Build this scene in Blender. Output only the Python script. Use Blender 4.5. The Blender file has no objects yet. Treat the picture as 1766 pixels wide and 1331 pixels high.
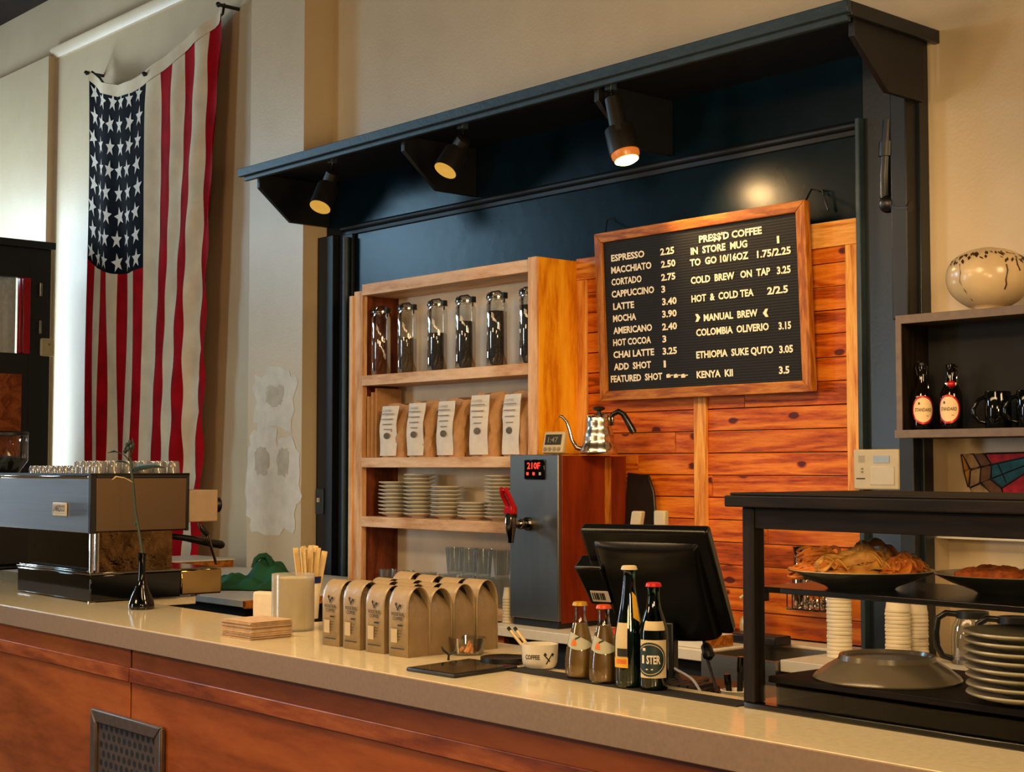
import bpy, bmesh, math, random
from mathutils import Vector, Matrix
S = bpy.context.scene
COL = S.collection
PI = math.pi
rnd = random.Random(7)

# ------------------------------------------------------------------ camera
FPX, CX, CY = 2600.0, 883.0, 665.5
PITCH, YAW = math.radians(3.0932), math.radians(48.3847)
CAM = Vector((0, 0, 1.55))
cd = bpy.data.cameras.new('camera'); cam = bpy.data.objects.new('camera', cd); COL.objects.link(cam)
cd.sensor_fit = 'HORIZONTAL'; cd.sensor_width = 36; cd.lens = FPX * 36 / 1766; cd.clip_start = 0.05
cam.location = CAM; cam.rotation_euler = (PI/2 + PITCH, 0, YAW)
S.camera = cam
_R = Vector((math.cos(YAW), math.sin(YAW), 0)); _F0 = Vector((-math.sin(YAW), math.cos(YAW), 0)); _Z = Vector((0, 0, 1))
_F = _F0*math.cos(PITCH) + _Z*math.sin(PITCH); _U = _Z*math.cos(PITCH) - _F0*math.sin(PITCH)
def A(px, py, x=None, y=None, z=None):
    """the point of the place on a plane x, y or z = const that the photo shows at a pixel"""
    r = _F + _R*((px-CX)/FPX) - _U*((py-CY)/FPX)
    if x is not None: t = (x-CAM.x)/r.x
    elif y is not None: t = (y-CAM.y)/r.y
    else: t = (z-CAM.z)/r.z
    return CAM + r*t
def depth(p): return (Vector(p)-CAM).dot(_F)

# ------------------------------------------------------------------ world, light, exposure
S.view_settings.view_transform = 'Standard'; S.view_settings.look = 'None'
S.view_settings.gamma = 1.0; S.view_settings.use_curve_mapping = False
S.view_settings.exposure = 0.0
W = bpy.data.worlds.new('world'); S.world = W; W.use_nodes = True
W.node_tree.nodes['Background'].inputs[0].default_value = (0.55, 0.7, 1.0, 1)
W.node_tree.nodes['Background'].inputs[1].default_value = 0.05
def look_at(o, target):
    o.rotation_euler = (Vector(target)-o.location).to_track_quat('-Z', 'Y').to_euler()
def area(name, loc, target, sx, sy, power, color, spread=PI):
    l = bpy.data.lights.new(name, 'AREA'); l.shape = 'RECTANGLE'; l.size = sx; l.size_y = sy; l.energy = power; l.color = color; l.spread = spread
    o = bpy.data.objects.new(name, l); COL.objects.link(o); o.location = loc; look_at(o, target); return o
def spot(name, loc, target, power, color, angle, blend=0.6, r=0.03):
    l = bpy.data.lights.new(name, 'SPOT'); l.energy = power; l.color = color; l.spot_size = math.radians(angle); l.spot_blend = blend; l.shadow_soft_size = r
    o = bpy.data.objects.new(name, l); COL.objects.link(o); o.location = loc; look_at(o, target); return o
def point(name, loc, power, color, r=0.1):
    l = bpy.data.lights.new(name, 'POINT'); l.energy = power; l.color = color; l.shadow_soft_size = r
    o = bpy.data.objects.new(name, l); COL.objects.link(o); o.location = loc; return o
COOL = (0.62, 0.83, 1.0); WARM = (1.0, 0.66, 0.33); TUNG = (1.0, 0.62, 0.26)
#LIGHTS
area('daylight_side_window', (-11.9, 3.3, 2.7), (-8.6, 3.9, 2.6), 1.5, 2.1, 125, COOL)
area('daylight_tall_window', (-11.9, .45, 3.65), (-6.4, 3.0, 1.5), 1.7, 1.2, 52, (.42, .74, 1.0), math.radians(90))
area('low_cool_fill', (-11.9, 2.9, 1.55), (-7.2, 4.5, 1.9), 1.2, 1.5, 125, (.72, .89, 1.0), math.radians(105))  # added cool light that lifts the pilaster, not an actual window
area('daylight_shop_window', (-8.6, -3.9, 1.4), (-6.8, 3, .9), 1.3, 2.4, 55, (.8, .92, 1.0), math.radians(110))
area('counter_warm_fill', (-3.3, 1.5, 3.0), (-3.4, 2.3, 1.0), 3.6, .3, 44, WARM, math.radians(130))  # invented warm area light that brightens the counter top from above
area('front_warm_fill', (-.5, -.5, 2.3), (-2.0, 3.2, 1.3), .9, .4, 26, WARM)  # unseen front fill added from the viewer's side
area('left_warm_fill', (-4.6, -.9, 2.5), (-5.0, 3.4, 1.3), .9, .4, 30, WARM)  # second fill, added to warm the left counter front and flag wall
area('case_warm_fill', (-.45, 1.2, 1.8), (-1.7, 2.75, 1.32), .3, .3, 22, WARM)  # added light out of view to reach into the pastry case
area('bar_warm_fill', (-.9, 3.5, 2.7), (-4.6, 4.3, 1.5), .5, .5, 20, WARM)  # made-up light for faces turned right, such as the cabinet side
area('bar_warm_fill_middle', (-2.5, 3.0, 2.6), (-4.8, 4.3, 1.6),   .4, .4, 15, WARM, math.radians(120))  # closer added light aimed at the shelf unit's orange side
area('upper_wall_warm_fill', (-5.2, .4, 3.5), (-5.0, 4.5, 2.8), 2.4, .4, 15, WARM)  # extra warm light put in for the upper plaster wall

# ------------------------------------------------------------------ mesh helpers
class MB:
    def __init__(s): s.v = []; s.f = []; s.m = []; s.s = []
    def add(s, vs, fs, m=0, smooth=False):
        b = len(s.v); s.v += [tuple(v) for v in vs]
        for f in fs: s.f.append(tuple(i+b for i in f)); s.m.append(m); s.s.append(smooth)
        return s
    def box(s, x0, x1, y0, y1, z0, z1, m=0):
        v = [(x0,y0,z0),(x1,y0,z0),(x1,y1,z0),(x0,y1,z0),(x0,y0,z1),(x1,y0,z1),(x1,y1,z1),(x0,y1,z1)]
        return s.add(v, [(0,3,2,1),(4,5,6,7),(0,1,5,4),(1,2,6,5),(2,3,7,6),(3,0,4,7)], m)
    def lathe(s, prof, n=24, c=(0,0,0), m=0, cap=True):
        v = []; f = []; k = len(prof)
        for i in range(n):
            a = 2*PI*i/n
            for r, z in prof: v.append((c[0]+r*math.cos(a), c[1]+r*math.sin(a), c[2]+z))
        for i in range(n):
            j = (i+1) % n
            for q in range(k-1): f.append((i*k+q, j*k+q, j*k+q+1, i*k+q+1))
        if cap:
            if prof[0][0] > 1e-6: f.append(tuple(i*k for i in reversed(range(n))))
            if prof[-1][0] > 1e-6: f.append(tuple(i*k+k-1 for i in range(n)))
        return s.add(v, f, m, True)
    def cyl(s, p0, p1, r0, r1=None, n=16, m=0):
        return s.tube([p0, p1], [r0, r0 if r1 is None else r1], n, m)
    def tube(s, pts, r, n=8, m=0, closed=False):
        pts = [Vector(p) for p in pts]; k = len(pts)
        if not hasattr(r, '__len__'): r = [r]*k
        v = []; f = []; up = None
        for i, p in enumerate(pts):
            if closed: d = pts[(i+1) % k]-pts[i-1]
            else: d = pts[min(i+1, k-1)]-pts[max(i-1, 0)]
            if d.length < 1e-9: d = Vector((0,0,1))
            d.normalize()
            if up is None:
                up = Vector((0,0,1)) if abs(d.z) < .9 else Vector((1,0,0))
            sdir = d.cross(up)
            if sdir.length < 1e-6: sdir = d.orthogonal()
            sdir.normalize(); up = sdir.cross(d).normalized()
            for j in range(n):
                a = 2*PI*j/n
                v.append(p + (sdir*math.cos(a)+up*math.sin(a))*r[i])
        for i in range(k if closed else k-1):
            i2 = (i+1) % k
            for j in range(n):
                j2 = (j+1) % n
                f.append((i*n+j, i*n+j2, i2*n+j2, i2*n+j))
        s.add(v, f, m, True)
        if not closed:
            b = len(s.v)-len(v)
            s.f.append(tuple(b+j for j in reversed(range(n)))); s.m.append(m); s.s.append(False)
            s.f.append(tuple(b+(k-1)*n+j for j in range(n))); s.m.append(m); s.s.append(False)
        return s
    def prism(s, poly, axis, a0, a1, m=0):
        """poly: 2-D points; axis x: (y,z), y: (x,z), z: (x,y)"""
        def mk(p, a):
            return (a,p[0],p[1]) if axis == 'x' else (p[0],a,p[1]) if axis == 'y' else (p[0],p[1],a)
        n = len(poly); v = [mk(p, a0) for p in poly]+[mk(p, a1) for p in poly]
        f = [tuple(range(n)), tuple(reversed(range(n, 2*n)))]
        for i in range(n):
            j = (i+1) % n; f.append((i, i+n, j+n, j))
        return s.add(v, f, m)
    def grid(s, fn, nu, nv, mfn=None, m=0, smooth=True):
        v = [fn(i/nu, j/nv) for j in range(nv+1) for i in range(nu+1)]; b = len(s.v)
        s.v += [tuple(p) for p in v]
        for j in range(nv):
            for i in range(nu):
                a = b+j*(nu+1)+i
                s.f.append((a, a+1, a+nu+2, a+nu+1)); s.m.append(mfn((i+.5)/nu, (j+.5)/nv) if mfn else m); s.s.append(smooth)
        return s
    def sphere(s, c, r, nu=20, nv=12, m=0):
        if not hasattr(r, '__len__'): r = (r, r, r)
        v = []; f = []
        for j in range(nv+1):
            t = PI*j/nv
            for i in range(nu):
                a = 2*PI*i/nu
                v.append((c[0]+r[0]*math.sin(t)*math.cos(a), c[1]+r[1]*math.sin(t)*math.sin(a), c[2]+r[2]*math.cos(t)))
        for j in range(nv):
            for i in range(nu):
                i2 = (i+1) % nu
                f.append((j*nu+i, (j+1)*nu+i, (j+1)*nu+i2, j*nu+i2))
        return s.add(v, f, m, True)
    def merge(s, o, mat=None, m=None):
        b = len(s.v)
        s.v += [tuple(mat @ Vector(p)) if mat else p for p in o.v]
        for f, mm, ss in zip(o.f, o.m, o.s): s.f.append(tuple(i+b for i in f)); s.m.append(mm if m is None else m); s.s.append(ss)
        return s
    def xf(s, mat): s.v = [tuple(mat @ Vector(p)) for p in s.v]; return s

def obj(name, mb, mats, parent=None, bev=0, loc=None, sharp=0.7, seg=2, solid=0, sub=0, fix=True):
    me = bpy.data.meshes.new(name); me.from_pydata(mb.v, [], mb.f)
    if not isinstance(mats, (list, tuple)): mats = [mats]
    for m in mats: me.materials.append(m)
    for p, mi, ss in zip(me.polygons, mb.m, mb.s): p.material_index = mi; p.use_smooth = ss
    bm = bmesh.new(); bm.from_mesh(me); bmesh.ops.remove_doubles(bm, verts=bm.verts, dist=1e-6)
    bmesh.ops.dissolve_degenerate(bm, dist=1e-7, edges=bm.edges)
    if fix: bmesh.ops.recalc_face_normals(bm, faces=bm.faces)
    bm.to_mesh(me); bm.free()
    me.set_sharp_from_angle(angle=sharp); me.update()
    o = bpy.data.objects.new(name, me); COL.objects.link(o)
    if parent: o.parent = parent
    if loc is not None: o.location = loc
    if bev:
        b = o.modifiers.new('bevel', 'BEVEL'); b.width = bev; b.segments = seg; b.limit_method = 'ANGLE'; b.angle_limit = math.radians(40); b.harden_normals = False
    if solid:
        d = o.modifiers.new('solid', 'SOLIDIFY'); d.thickness = solid; d.offset = 0
    if sub:
        d = o.modifiers.new('sub', 'SUBSURF'); d.levels = sub; d.render_levels = sub
    return o
def tag(o, label, cat, group=None, kind=None):
    o['label'] = label; o['category'] = cat
    if group: o['group'] = group
    if kind: o['kind'] = kind
    return o
def thing(name, label, cat, loc=(0,0,0), rz=0, group=None):
    o = bpy.data.objects.new(name, None); COL.objects.link(o); o.empty_display_size = .05
    o.location = loc; o.rotation_euler = (0, 0, rz)
    return tag(o, label, cat, group)
def struct(name, mb, mats, label, cat='wall', parent=None, bev=0):
    o = obj(name, mb, mats, parent, bev)
    return tag(o, label, cat, None, 'structure') if not parent else o
def dup(o, loc, label, rz=None, group=None):
    c = o.copy(); COL.objects.link(c); c.location = loc; c['label'] = label
    if group: c['group'] = group
    if rz is not None: c.rotation_euler = (0, 0, rz)
    for ch in o.children:
        d = ch.copy(); COL.objects.link(d); d.parent = c
        for g in ch.children:
            e = g.copy(); COL.objects.link(e); e.parent = d
    return c
ORD = ['topmost', 'second', 'third', 'fourth', 'fifth', 'sixth', 'seventh', 'eighth', 'ninth', 'tenth', 'eleventh', 'twelfth', 'thirteenth', 'fourteenth', 'fifteenth', 'sixteenth', 'seventeenth', 'eighteenth', 'nineteenth', 'twentieth']

def text(body, h=1.0, width=None, bold=0.0, ext=0.0, align='LEFT', shear=0, space=1.0, maxw=None):
    """lettering standing in the XZ plane, facing -Y; cap height h, baseline z=0, starting at x=0"""
    c = bpy.data.curves.new('lettering', 'FONT'); c.body = body; c.size = 1; c.offset = bold; c.extrude = ext; c.resolution_u = 2; c.shear = shear; c.space_character = space
    o = bpy.data.objects.new('lettering', c)
    COL.objects.link(o); dg = bpy.context.evaluated_depsgraph_get(); dg.update()
    me = bpy.data.meshes.new_from_object(o.evaluated_get(dg))
    mb = MB(); xs = [v.co.x for v in me.vertices]
    x0, x1 = min(xs), max(xs)
    k = h/0.70; kx = k if width is None else width/(x1-x0)
    if maxw and kx*(x1-x0) > maxw: kx = maxw/(x1-x0)
    off = 0 if align == 'LEFT' else (x1-x0)/2
    mb.v = [((v.co.x-x0-off)*kx, -v.co.z, v.co.y*k) for v in me.vertices]
    for p in me.polygons: mb.f.append(tuple(p.vertices)); mb.m.append(0); mb.s.append(False)
    bpy.data.objects.remove(o); bpy.data.curves.remove(c); bpy.data.meshes.remove(me)
    return mb
def bend(mb, R, a0=0.0):
    """wrap lettering (XZ plane) round a cylinder of radius R about Z; x=0 lands at angle a0 from -Y"""
    mb.v = [((R-y)*math.sin(a0+x/R), -(R-y)*math.cos(a0+x/R), z) for x, y, z in mb.v]; return mb

# ------------------------------------------------------------------ materials
def lin(h):
    if isinstance(h, str):
        c = [int(h[i:i+2], 16)/255 for i in (1, 3, 5)]
        return tuple(((x/12.92) if x <= .04045 else ((x+.055)/1.055)**2.4) for x in c)
    return h
def newmat(name):
    m = bpy.data.materials.new(name); m.use_nodes = True; nt = m.node_tree
    return m, nt, nt.nodes['Principled BSDF']
def nd(nt, t, **k):
    n = nt.nodes.new(t)
    for a, b in k.items(): setattr(n, a, b)
    return n
def ramp(nt, stops, fac):
    r = nd(nt, 'ShaderNodeValToRGB'); e = r.color_ramp.elements
    while len(e) < len(stops): e.new(.5)
    for el, (p, c) in zip(e, stops): el.position = p; el.color = (*lin(c), 1)
    nt.links.new(fac, r.inputs[0]); return r.outputs[0]
def plain(name, col, rough=.5, metal=0, spec=.5, var=.12, scale=30, bump=0, bscale=200, coat=0, emit=None, es=0, trans=0, sheen=0):
    m, nt, b = newmat(name); col = lin(col)
    b.inputs['Roughness'].default_value = rough; b.inputs['Metallic'].default_value = metal
    b.inputs['Specular IOR Level'].default_value = spec
    if coat: b.inputs['Coat Weight'].default_value = coat; b.inputs['Coat Roughness'].default_value = .08
    if trans: b.inputs['Transmission Weight'].default_value = trans
    if sheen: b.inputs['Sheen Weight'].default_value = sheen
    tc = nd(nt, 'ShaderNodeTexCoord')
    nz = nd(nt, 'ShaderNodeTexNoise'); nz.inputs['Scale'].default_value = scale; nz.inputs['Detail'].default_value = 3
    nt.links.new(tc.outputs['Object'], nz.inputs['Vector'])
    c = ramp(nt, [(.3, tuple(x*(1-var) for x in col)), (.7, tuple(min(1, x*(1+var)) for x in col))], nz.outputs[0])
    nt.links.new(c, b.inputs['Base Color'])
    if bump:
        n2 = nd(nt, 'ShaderNodeTexNoise'); n2.inputs['Scale'].default_value = bscale; n2.inputs['Detail'].default_value = 4
        nt.links.new(tc.outputs['Object'], n2.inputs['Vector'])
        bp = nd(nt, 'ShaderNodeBump'); bp.inputs['Strength'].default_value = bump; bp.inputs['Distance'].default_value = .004
        nt.links.new(n2.outputs[0], bp.inputs['Height']); nt.links.new(bp.outputs[0], b.inputs['Normal'])
    if emit: b.inputs['Emission Color'].default_value = (*lin(emit), 1); b.inputs['Emission Strength'].default_value = es
    return m
def wood(name, c0, c1, c2, along='x', scale=3.0, stretch=9, rough=.45, knots=0, island=0.0, coat=0, contrast=(.25, .5, .78), bump=.15):
    m, nt, b = newmat(name); b.inputs['Roughness'].default_value = rough; b.inputs['Specular IOR Level'].default_value = .22
    if coat: b.inputs['Coat Weight'].default_value = coat; b.inputs['Coat Roughness'].default_value = .15
    tc = nd(nt, 'ShaderNodeTexCoord'); vec = tc.outputs['Object']
    geo = nd(nt, 'ShaderNodeNewGeometry')
    if island:
        mul = nd(nt, 'ShaderNodeVectorMath', operation='SCALE'); mul.inputs[0].default_value = (3.1, 7.7, 5.3)
        nt.links.new(geo.outputs['Random Per Island'], mul.inputs['Scale'])
        ad = nd(nt, 'ShaderNodeVectorMath', operation='ADD'); nt.links.new(vec, ad.inputs[0]); nt.links.new(mul.outputs[0], ad.inputs[1]); vec = ad.outputs[0]
    mp = nd(nt, 'ShaderNodeMapping'); sc = [scale*stretch]*3; sc['xyz'.index(along)] = scale
    mp.inputs['Scale'].default_value = sc; nt.links.new(vec, mp.inputs['Vector'])
    n1 = nd(nt, 'ShaderNodeTexNoise'); n1.inputs['Scale'].default_value = .55; n1.inputs['Detail'].default_value = 2; n1.inputs['Distortion'].default_value = .6
    nt.links.new(mp.outputs[0], n1.inputs['Vector'])
    # rings: a sine of the warped field gives cathedral grain
    mu = nd(nt, 'ShaderNodeMath', operation='MULTIPLY'); mu.inputs[1].default_value = 26; nt.links.new(n1.outputs[0], mu.inputs[0])
    si = nd(nt, 'ShaderNodeMath', operation='SINE'); nt.links.new(mu.outputs[0], si.inputs[0])
    n2 = nd(nt, 'ShaderNodeTexNoise'); n2.inputs['Scale'].default_value = 6; n2.inputs['Detail'].default_value = 5; n2.inputs['Roughness'].default_value = .7
    nt.links.new(mp.outputs[0], n2.inputs['Vector'])
    m1 = nd(nt, 'ShaderNodeMath', operation='MULTIPLY_ADD'); m1.inputs[1].default_value = .16; m1.inputs[2].default_value = .08; nt.links.new(si.outputs[0], m1.inputs[0])
    m2 = nd(nt, 'ShaderNodeMath', operation='MULTIPLY_ADD'); m2.inputs[1].default_value = .85; nt.links.new(n2.outputs[0], m2.inputs[0]); nt.links.new(m1.outputs[0], m2.inputs[2])
    fac = m2.outputs[0]
    if island:
        m3 = nd(nt, 'ShaderNodeMath', operation='MULTIPLY_ADD'); m3.inputs[1].default_value = island; nt.links.new(geo.outputs['Random Per Island'], m3.inputs[0]); nt.links.new(fac, m3.inputs[2]); fac = m3.outputs[0]
    if knots:
        mk = nd(nt, 'ShaderNodeMapping'); s2 = [9.0]*3; s2['xyz'.index(along)] = 5.0; s2[1] = 0.0; mk.inputs['Scale'].default_value = s2; nt.links.new(vec, mk.inputs['Vector'])
        vo = nd(nt, 'ShaderNodeTexVoronoi', voronoi_dimensions='2D'); vo.inputs['Scale'].default_value = .42; sp = nd(nt, 'ShaderNodeSeparateXYZ'); cb_ = nd(nt, 'ShaderNodeCombineXYZ'); nt.links.new(mk.outputs[0], sp.inputs[0]); nt.links.new(sp.outputs[0], cb_.inputs[0]); nt.links.new(sp.outputs[2], cb_.inputs[1]); nt.links.new(cb_.outputs[0], vo.inputs['Vector'])
        kr = nd(nt, 'ShaderNodeMapRange'); kr.inputs[1].default_value = .015; kr.inputs[2].default_value = .06; kr.inputs[3].default_value = -knots; kr.inputs[4].default_value = 0
        nt.links.new(vo.outputs['Distance'], kr.inputs[0])
        m4 = nd(nt, 'ShaderNodeMath', operation='ADD'); nt.links.new(kr.outputs[0], m4.inputs[0]); nt.links.new(fac, m4.inputs[1]); fac = m4.outputs[0]
    c = ramp(nt, [(contrast[0], c0), (contrast[1], c1), (contrast[2], c2)], fac)
    nt.links.new(c, b.inputs['Base Color'])
    if bump:
        bp = nd(nt, 'ShaderNodeBump'); bp.inputs['Strength'].default_value = bump; bp.inputs['Distance'].default_value = .002
        nt.links.new(fac, bp.inputs['Height']); nt.links.new(bp.outputs[0], b.inputs['Normal'])
    return m
def thin_glass(name, tint=(1, 1, 1), rough=.03, refl=1.0):
    m = bpy.data.materials.new(name); m.use_nodes = True; nt = m.node_tree; nt.nodes.clear()
    o = nd(nt, 'ShaderNodeOutputMaterial'); mix = nd(nt, 'ShaderNodeMixShader'); tr = nd(nt, 'ShaderNodeBsdfTransparent'); gl = nd(nt, 'ShaderNodeBsdfGlossy')
    lw = nd(nt, 'ShaderNodeLayerWeight'); lw.inputs[0].default_value = .35
    mr = nd(nt, 'ShaderNodeMapRange'); mr.inputs[3].default_value = .05*refl; mr.inputs[4].default_value = .75*refl
    tc = nd(nt, 'ShaderNodeTexCoord'); nz = nd(nt, 'ShaderNodeTexNoise'); nz.inputs['Scale'].default_value = 25
    nt.links.new(tc.outputs['Object'], nz.inputs['Vector'])
    t = lin(tint); c = ramp(nt, [(.2, tuple(x*.94 for x in t)), (.8, t)], nz.outputs[0]); nt.links.new(c, tr.inputs[0])
    gl.inputs['Roughness'].default_value = rough; nt.links.new(lw.outputs['Fresnel'], mr.inputs[0])
    nt.links.new(mr.outputs[0], mix.inputs[0]); nt.links.new(tr.outputs[0], mix.inputs[1]); nt.links.new(gl.outputs[0], mix.inputs[2]); nt.links.new(mix.outputs[0], o.inputs[0])
    return m
def brushed(name, col, rough=.32, axis='z', stretch=60, amount=.12):
    m, nt, b = newmat(name); b.inputs['Metallic'].default_value = 1; c = lin(col)
    tc = nd(nt, 'ShaderNodeTexCoord'); mp = nd(nt, 'ShaderNodeMapping'); sc = [stretch*5]*3; sc['xyz'.index(axis)] = 2; mp.inputs['Scale'].default_value = sc
    nt.links.new(tc.outputs['Object'], mp.inputs['Vector']); nz = nd(nt, 'ShaderNodeTexNoise'); nz.inputs['Scale'].default_value = 1; nz.inputs['Detail'].default_value = 3
    nt.links.new(mp.outputs[0], nz.inputs['Vector'])
    nt.links.new(ramp(nt, [(.3, tuple(x*.85 for x in c)), (.7, c)], nz.outputs[0]), b.inputs['Base Color'])
    mr = nd(nt, 'ShaderNodeMapRange'); mr.inputs[3].default_value = rough-amount; mr.inputs[4].default_value = rough+amount
    nt.links.new(nz.outputs[0], mr.inputs[0]); nt.links.new(mr.outputs[0], b.inputs['Roughness'])
    return m
def plaster(name, c0, c1, rough=.40, bump=.25):
    m, nt, b = newmat(name); b.inputs['Roughness'].default_value = rough
    tc = nd(nt, 'ShaderNodeTexCoord'); n1 = nd(nt, 'ShaderNodeTexNoise'); n1.inputs['Scale'].default_value = 1.3; n1.inputs['Detail'].default_value = 6; n1.inputs['Roughness'].default_value = .65
    nt.links.new(tc.outputs['Object'], n1.inputs['Vector'])
    nt.links.new(ramp(nt, [(.3, c0), (.72, c1)], n1.outputs[0]), b.inputs['Base Color'])
    n2 = nd(nt, 'ShaderNodeTexNoise'); n2.inputs['Scale'].default_value = 90; n2.inputs['Detail'].default_value = 5; nt.links.new(tc.outputs['Object'], n2.inputs['Vector'])
    bp = nd(nt, 'ShaderNodeBump'); bp.inputs['Strength'].default_value = bump; bp.inputs['Distance'].default_value = .003
    nt.links.new(n2.outputs[0], bp.inputs['Height']); nt.links.new(bp.outputs[0], b.inputs['Normal']); return m
M = {}
M['plaster'] = plaster('plaster', '#cab592', '#d9c6a3')
M['plaster_white'] = plaster('plaster_white', '#d6d0c2', '#e2dccd', .5)
M['plaster_patch'] = plain('plaster_patch', '#d9cfbb', .6, var=.08, scale=14, bump=.3)
M['plaster_dark'] = plain('plaster_dark', '#bdb19a', .7, var=.1, scale=20)
M['ceiling'] = wood('ceiling_wood', '#0f0a08', '#1c120d', '#2a1b12', 'x', 2, 8, .6)
M['floor'] = wood('floor_wood', '#2a1a10', '#3d2717', '#543720', 'x', 1.5, 8, .4)
M['navy'] = plain('navy_paint', '#0b161d', .34, var=.25, scale=6, bump=.12, bscale=60)
M['navy_panel'] = plain('navy_panel_paint', '#02131d', .27, var=.4, scale=4, bump=.16, bscale=14, spec=.14)
M['navy_fascia'] = plain('navy_fascia_paint', '#22343d', .45, var=.2, scale=18, bump=.3, bscale=60)
M['navy_dark'] = plain('navy_dark_paint', '#070c11', .5, var=.3, scale=12, bump=.1)
M['black'] = plain('black_paint', '#0b0b0c', .4, var=.2)
M['black_matte'] = plain('black_matte', '#090909', .75, var=.3)
M['black_gloss'] = plain('black_gloss', '#060708', .07, var=.2, spec=.6)
M['black_plastic'] = plain('black_plastic', '#08090a', .28, var=.2, bump=.05, bscale=400)
M['lamp_metal'] = plain('lamp_metal', '#14120f', .45, var=.25)
M['pine'] = wood('pine_planks', '#541a04', '#b9520c', '#e08324', 'x', 1.9, 11, .45, knots=.8, island=.2, contrast=(.22, .52, .86))
M['pine_strip'] = wood('pine_strip', '#a8571a', '#d98f3c', '#eeb560', 'z', 2.0, 12, .38, island=.08)
M['pine_strip_x'] = wood('pine_strip_across', '#a8571a', '#d98f3c', '#eeb560', 'x', 2.0, 12, .38)
M['cab'] = wood('cabinet_plywood', '#c08a58', '#dcb083', '#ecc9a0', 'x', 1.6, 5, .5)
M['cab_v'] = wood('cabinet_plywood_upright', '#b9814c', '#d9a672', '#e9c294', 'z', 1.8, 7, .5)
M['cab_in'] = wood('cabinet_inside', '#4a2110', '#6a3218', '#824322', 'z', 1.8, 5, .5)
M['cab_orange'] = wood('cabinet_side_stain', '#cf760b', '#f0a31a', '#fcb930', 'z', 1.4, 6, .45)
M['cab_back'] = plain('cabinet_back_board', '#dccfb8', .6, var=.12, scale=5)
M['oak'] = wood('oak_frame', '#7d3f0e', '#a25d1b', '#bd7d30', 'x', 4, 9, .4)
M['oak_v'] = wood('oak_frame_upright', '#7d3f0e', '#a25d1b', '#bd7d30', 'z', 4, 9, .4)
M['counter_wood'] = wood('counter_plywood', '#82400f', '#9c4f1c', '#ac5d22', 'x', 1.1, 5, .42, bump=.05)
M['counter_rail'] = wood('counter_rail_wood', '#6d3216', '#92481f', '#b0622f', 'x', 2.0, 6, .4)
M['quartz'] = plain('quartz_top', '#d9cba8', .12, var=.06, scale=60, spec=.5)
M['quartz_edge_shade'] = plain('quartz_edge_shade', '#8f7862', .45, var=.08, scale=90)  # same stone as the top, darkened to hold the edge's shade
M['white_lam'] = plain('white_laminate', '#d9d2c0', .4, var=.05)
M['case_wood'] = wood('case_dark_wood', '#080503', '#130c07', '#1e140c', 'x', 3, 9, .62)
M['case_wood_v'] = wood('case_dark_wood_upright', '#0a0603', '#170f08', '#22170d', 'z', 3, 9, .62)
M['brown_lam'] = wood('boiler_brown_panel', '#621f0a', '#76290d', '#85310f', 'z', .9, 5, .35, bump=0)
M['steel'] = brushed('brushed_steel', '#7d7a73', .45, 'z')
M['steel_x'] = brushed('brushed_steel_across', '#9a9da0', .36, 'x', amount=.08)
M['steel_reflect_tan'] = brushed('brushed_steel_side_reflect', '#77634d', .5, 'x', amount=.08)  # tan of the room's reflection is put into the side panel's steel colour
M['chrome'] = plain('chrome', '#e6e2da', .07, 1, var=.03)
M['chrome_dim'] = plain('polished_steel', '#8c8880', .12, 1, var=.1)
M['mirror'] = plain('mirror_steel', '#a8a29a', .06, 1, var=.04)
M['glass'] = thin_glass('clear_glass', (.95, .97, .96))
M['glass_dim'] = thin_glass('tumbler_glass', (.80, .84, .85), .02, .6)
M['glass_green'] = thin_glass('green_bottle_glass', (.22, .46, .36), .04)
M['glass_deep'] = thin_glass('deep_green_bottle_glass', (.06, .30, .15), .05)
M['glass_brown'] = plain('brown_bottle_glass', '#0d0805', .05, var=.2)
M['acrylic'] = thin_glass('frosted_acrylic', (.93, .9, .8), .15, .8)
M['coffee'] = plain('coffee_beans', '#120b07', .6, var=.6, scale=120, bump=1, bscale=150)
M['coffee_pale'] = plain('green_coffee', '#4a3c26', .7, var=.5, scale=120, bump=1, bscale=150)
M['kraft'] = plain('kraft_paper', '#b98a58', .75, var=.1, scale=25, bump=.5, bscale=40)
M['kraft_pale'] = plain('kraft_coffee_bag', '#80694a', .42, var=.1, scale=25, bump=.5, bscale=45)
M['kraft_hollow_shade'] = plain('bag_hollow_shade', '#141009', .5, var=.2)  # near-black fill that paints the shade of the hollow bag top
M['label'] = plain('paper_label', '#ddd2bf', .6, var=.05)
M['ink'] = plain('black_ink', '#17130f', .6, var=.1)
M['ink_grey'] = plain('grey_ink', '#84765f', .6, var=.1)
M['ink_brown'] = plain('brown_ink', '#4a2e18', .6, var=.1)
M['ceramic'] = plain('white_ceramic', '#d9d1bd', .18, var=.04)
M['plate_grey'] = plain('grey_glazed_plate', '#6f6555', .2, var=.05)
M['plate_dark'] = plain('dark_glazed_plate', '#2c2f28', .22, var=.1)
M['felt'] = plain('black_felt', '#0c0c0b', .8, var=.2)
M['letter'] = plain('white_letters', '#f4e6c6', .45, var=.03)
M['red_plastic'] = plain('red_plastic', '#a50d18', .25, var=.1)
M['red_led'] = plain('red_led', '#ff2010', .4, emit='#ff2412', es=4)
M['cream_plastic'] = plain('cream_plastic', '#b8aa86', .4, var=.04)
M['white_plastic'] = plain('white_plastic', '#bdb297', .4, var=.03)
M['lcd'] = plain('grey_lcd', '#2a2d24', .2, var=.1)
M['lcd_grey'] = plain('pale_lcd', '#7d8173', .25, var=.1)
M['flag_red'] = plain('flag_red_cotton', '#9c0610', .85, var=.25, scale=7, bump=.3, bscale=300, spec=.1)
M['flag_white'] = plain('flag_cream_cotton', '#d9c5a2', .8, var=.12, scale=6, bump=.3, bscale=300)
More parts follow.
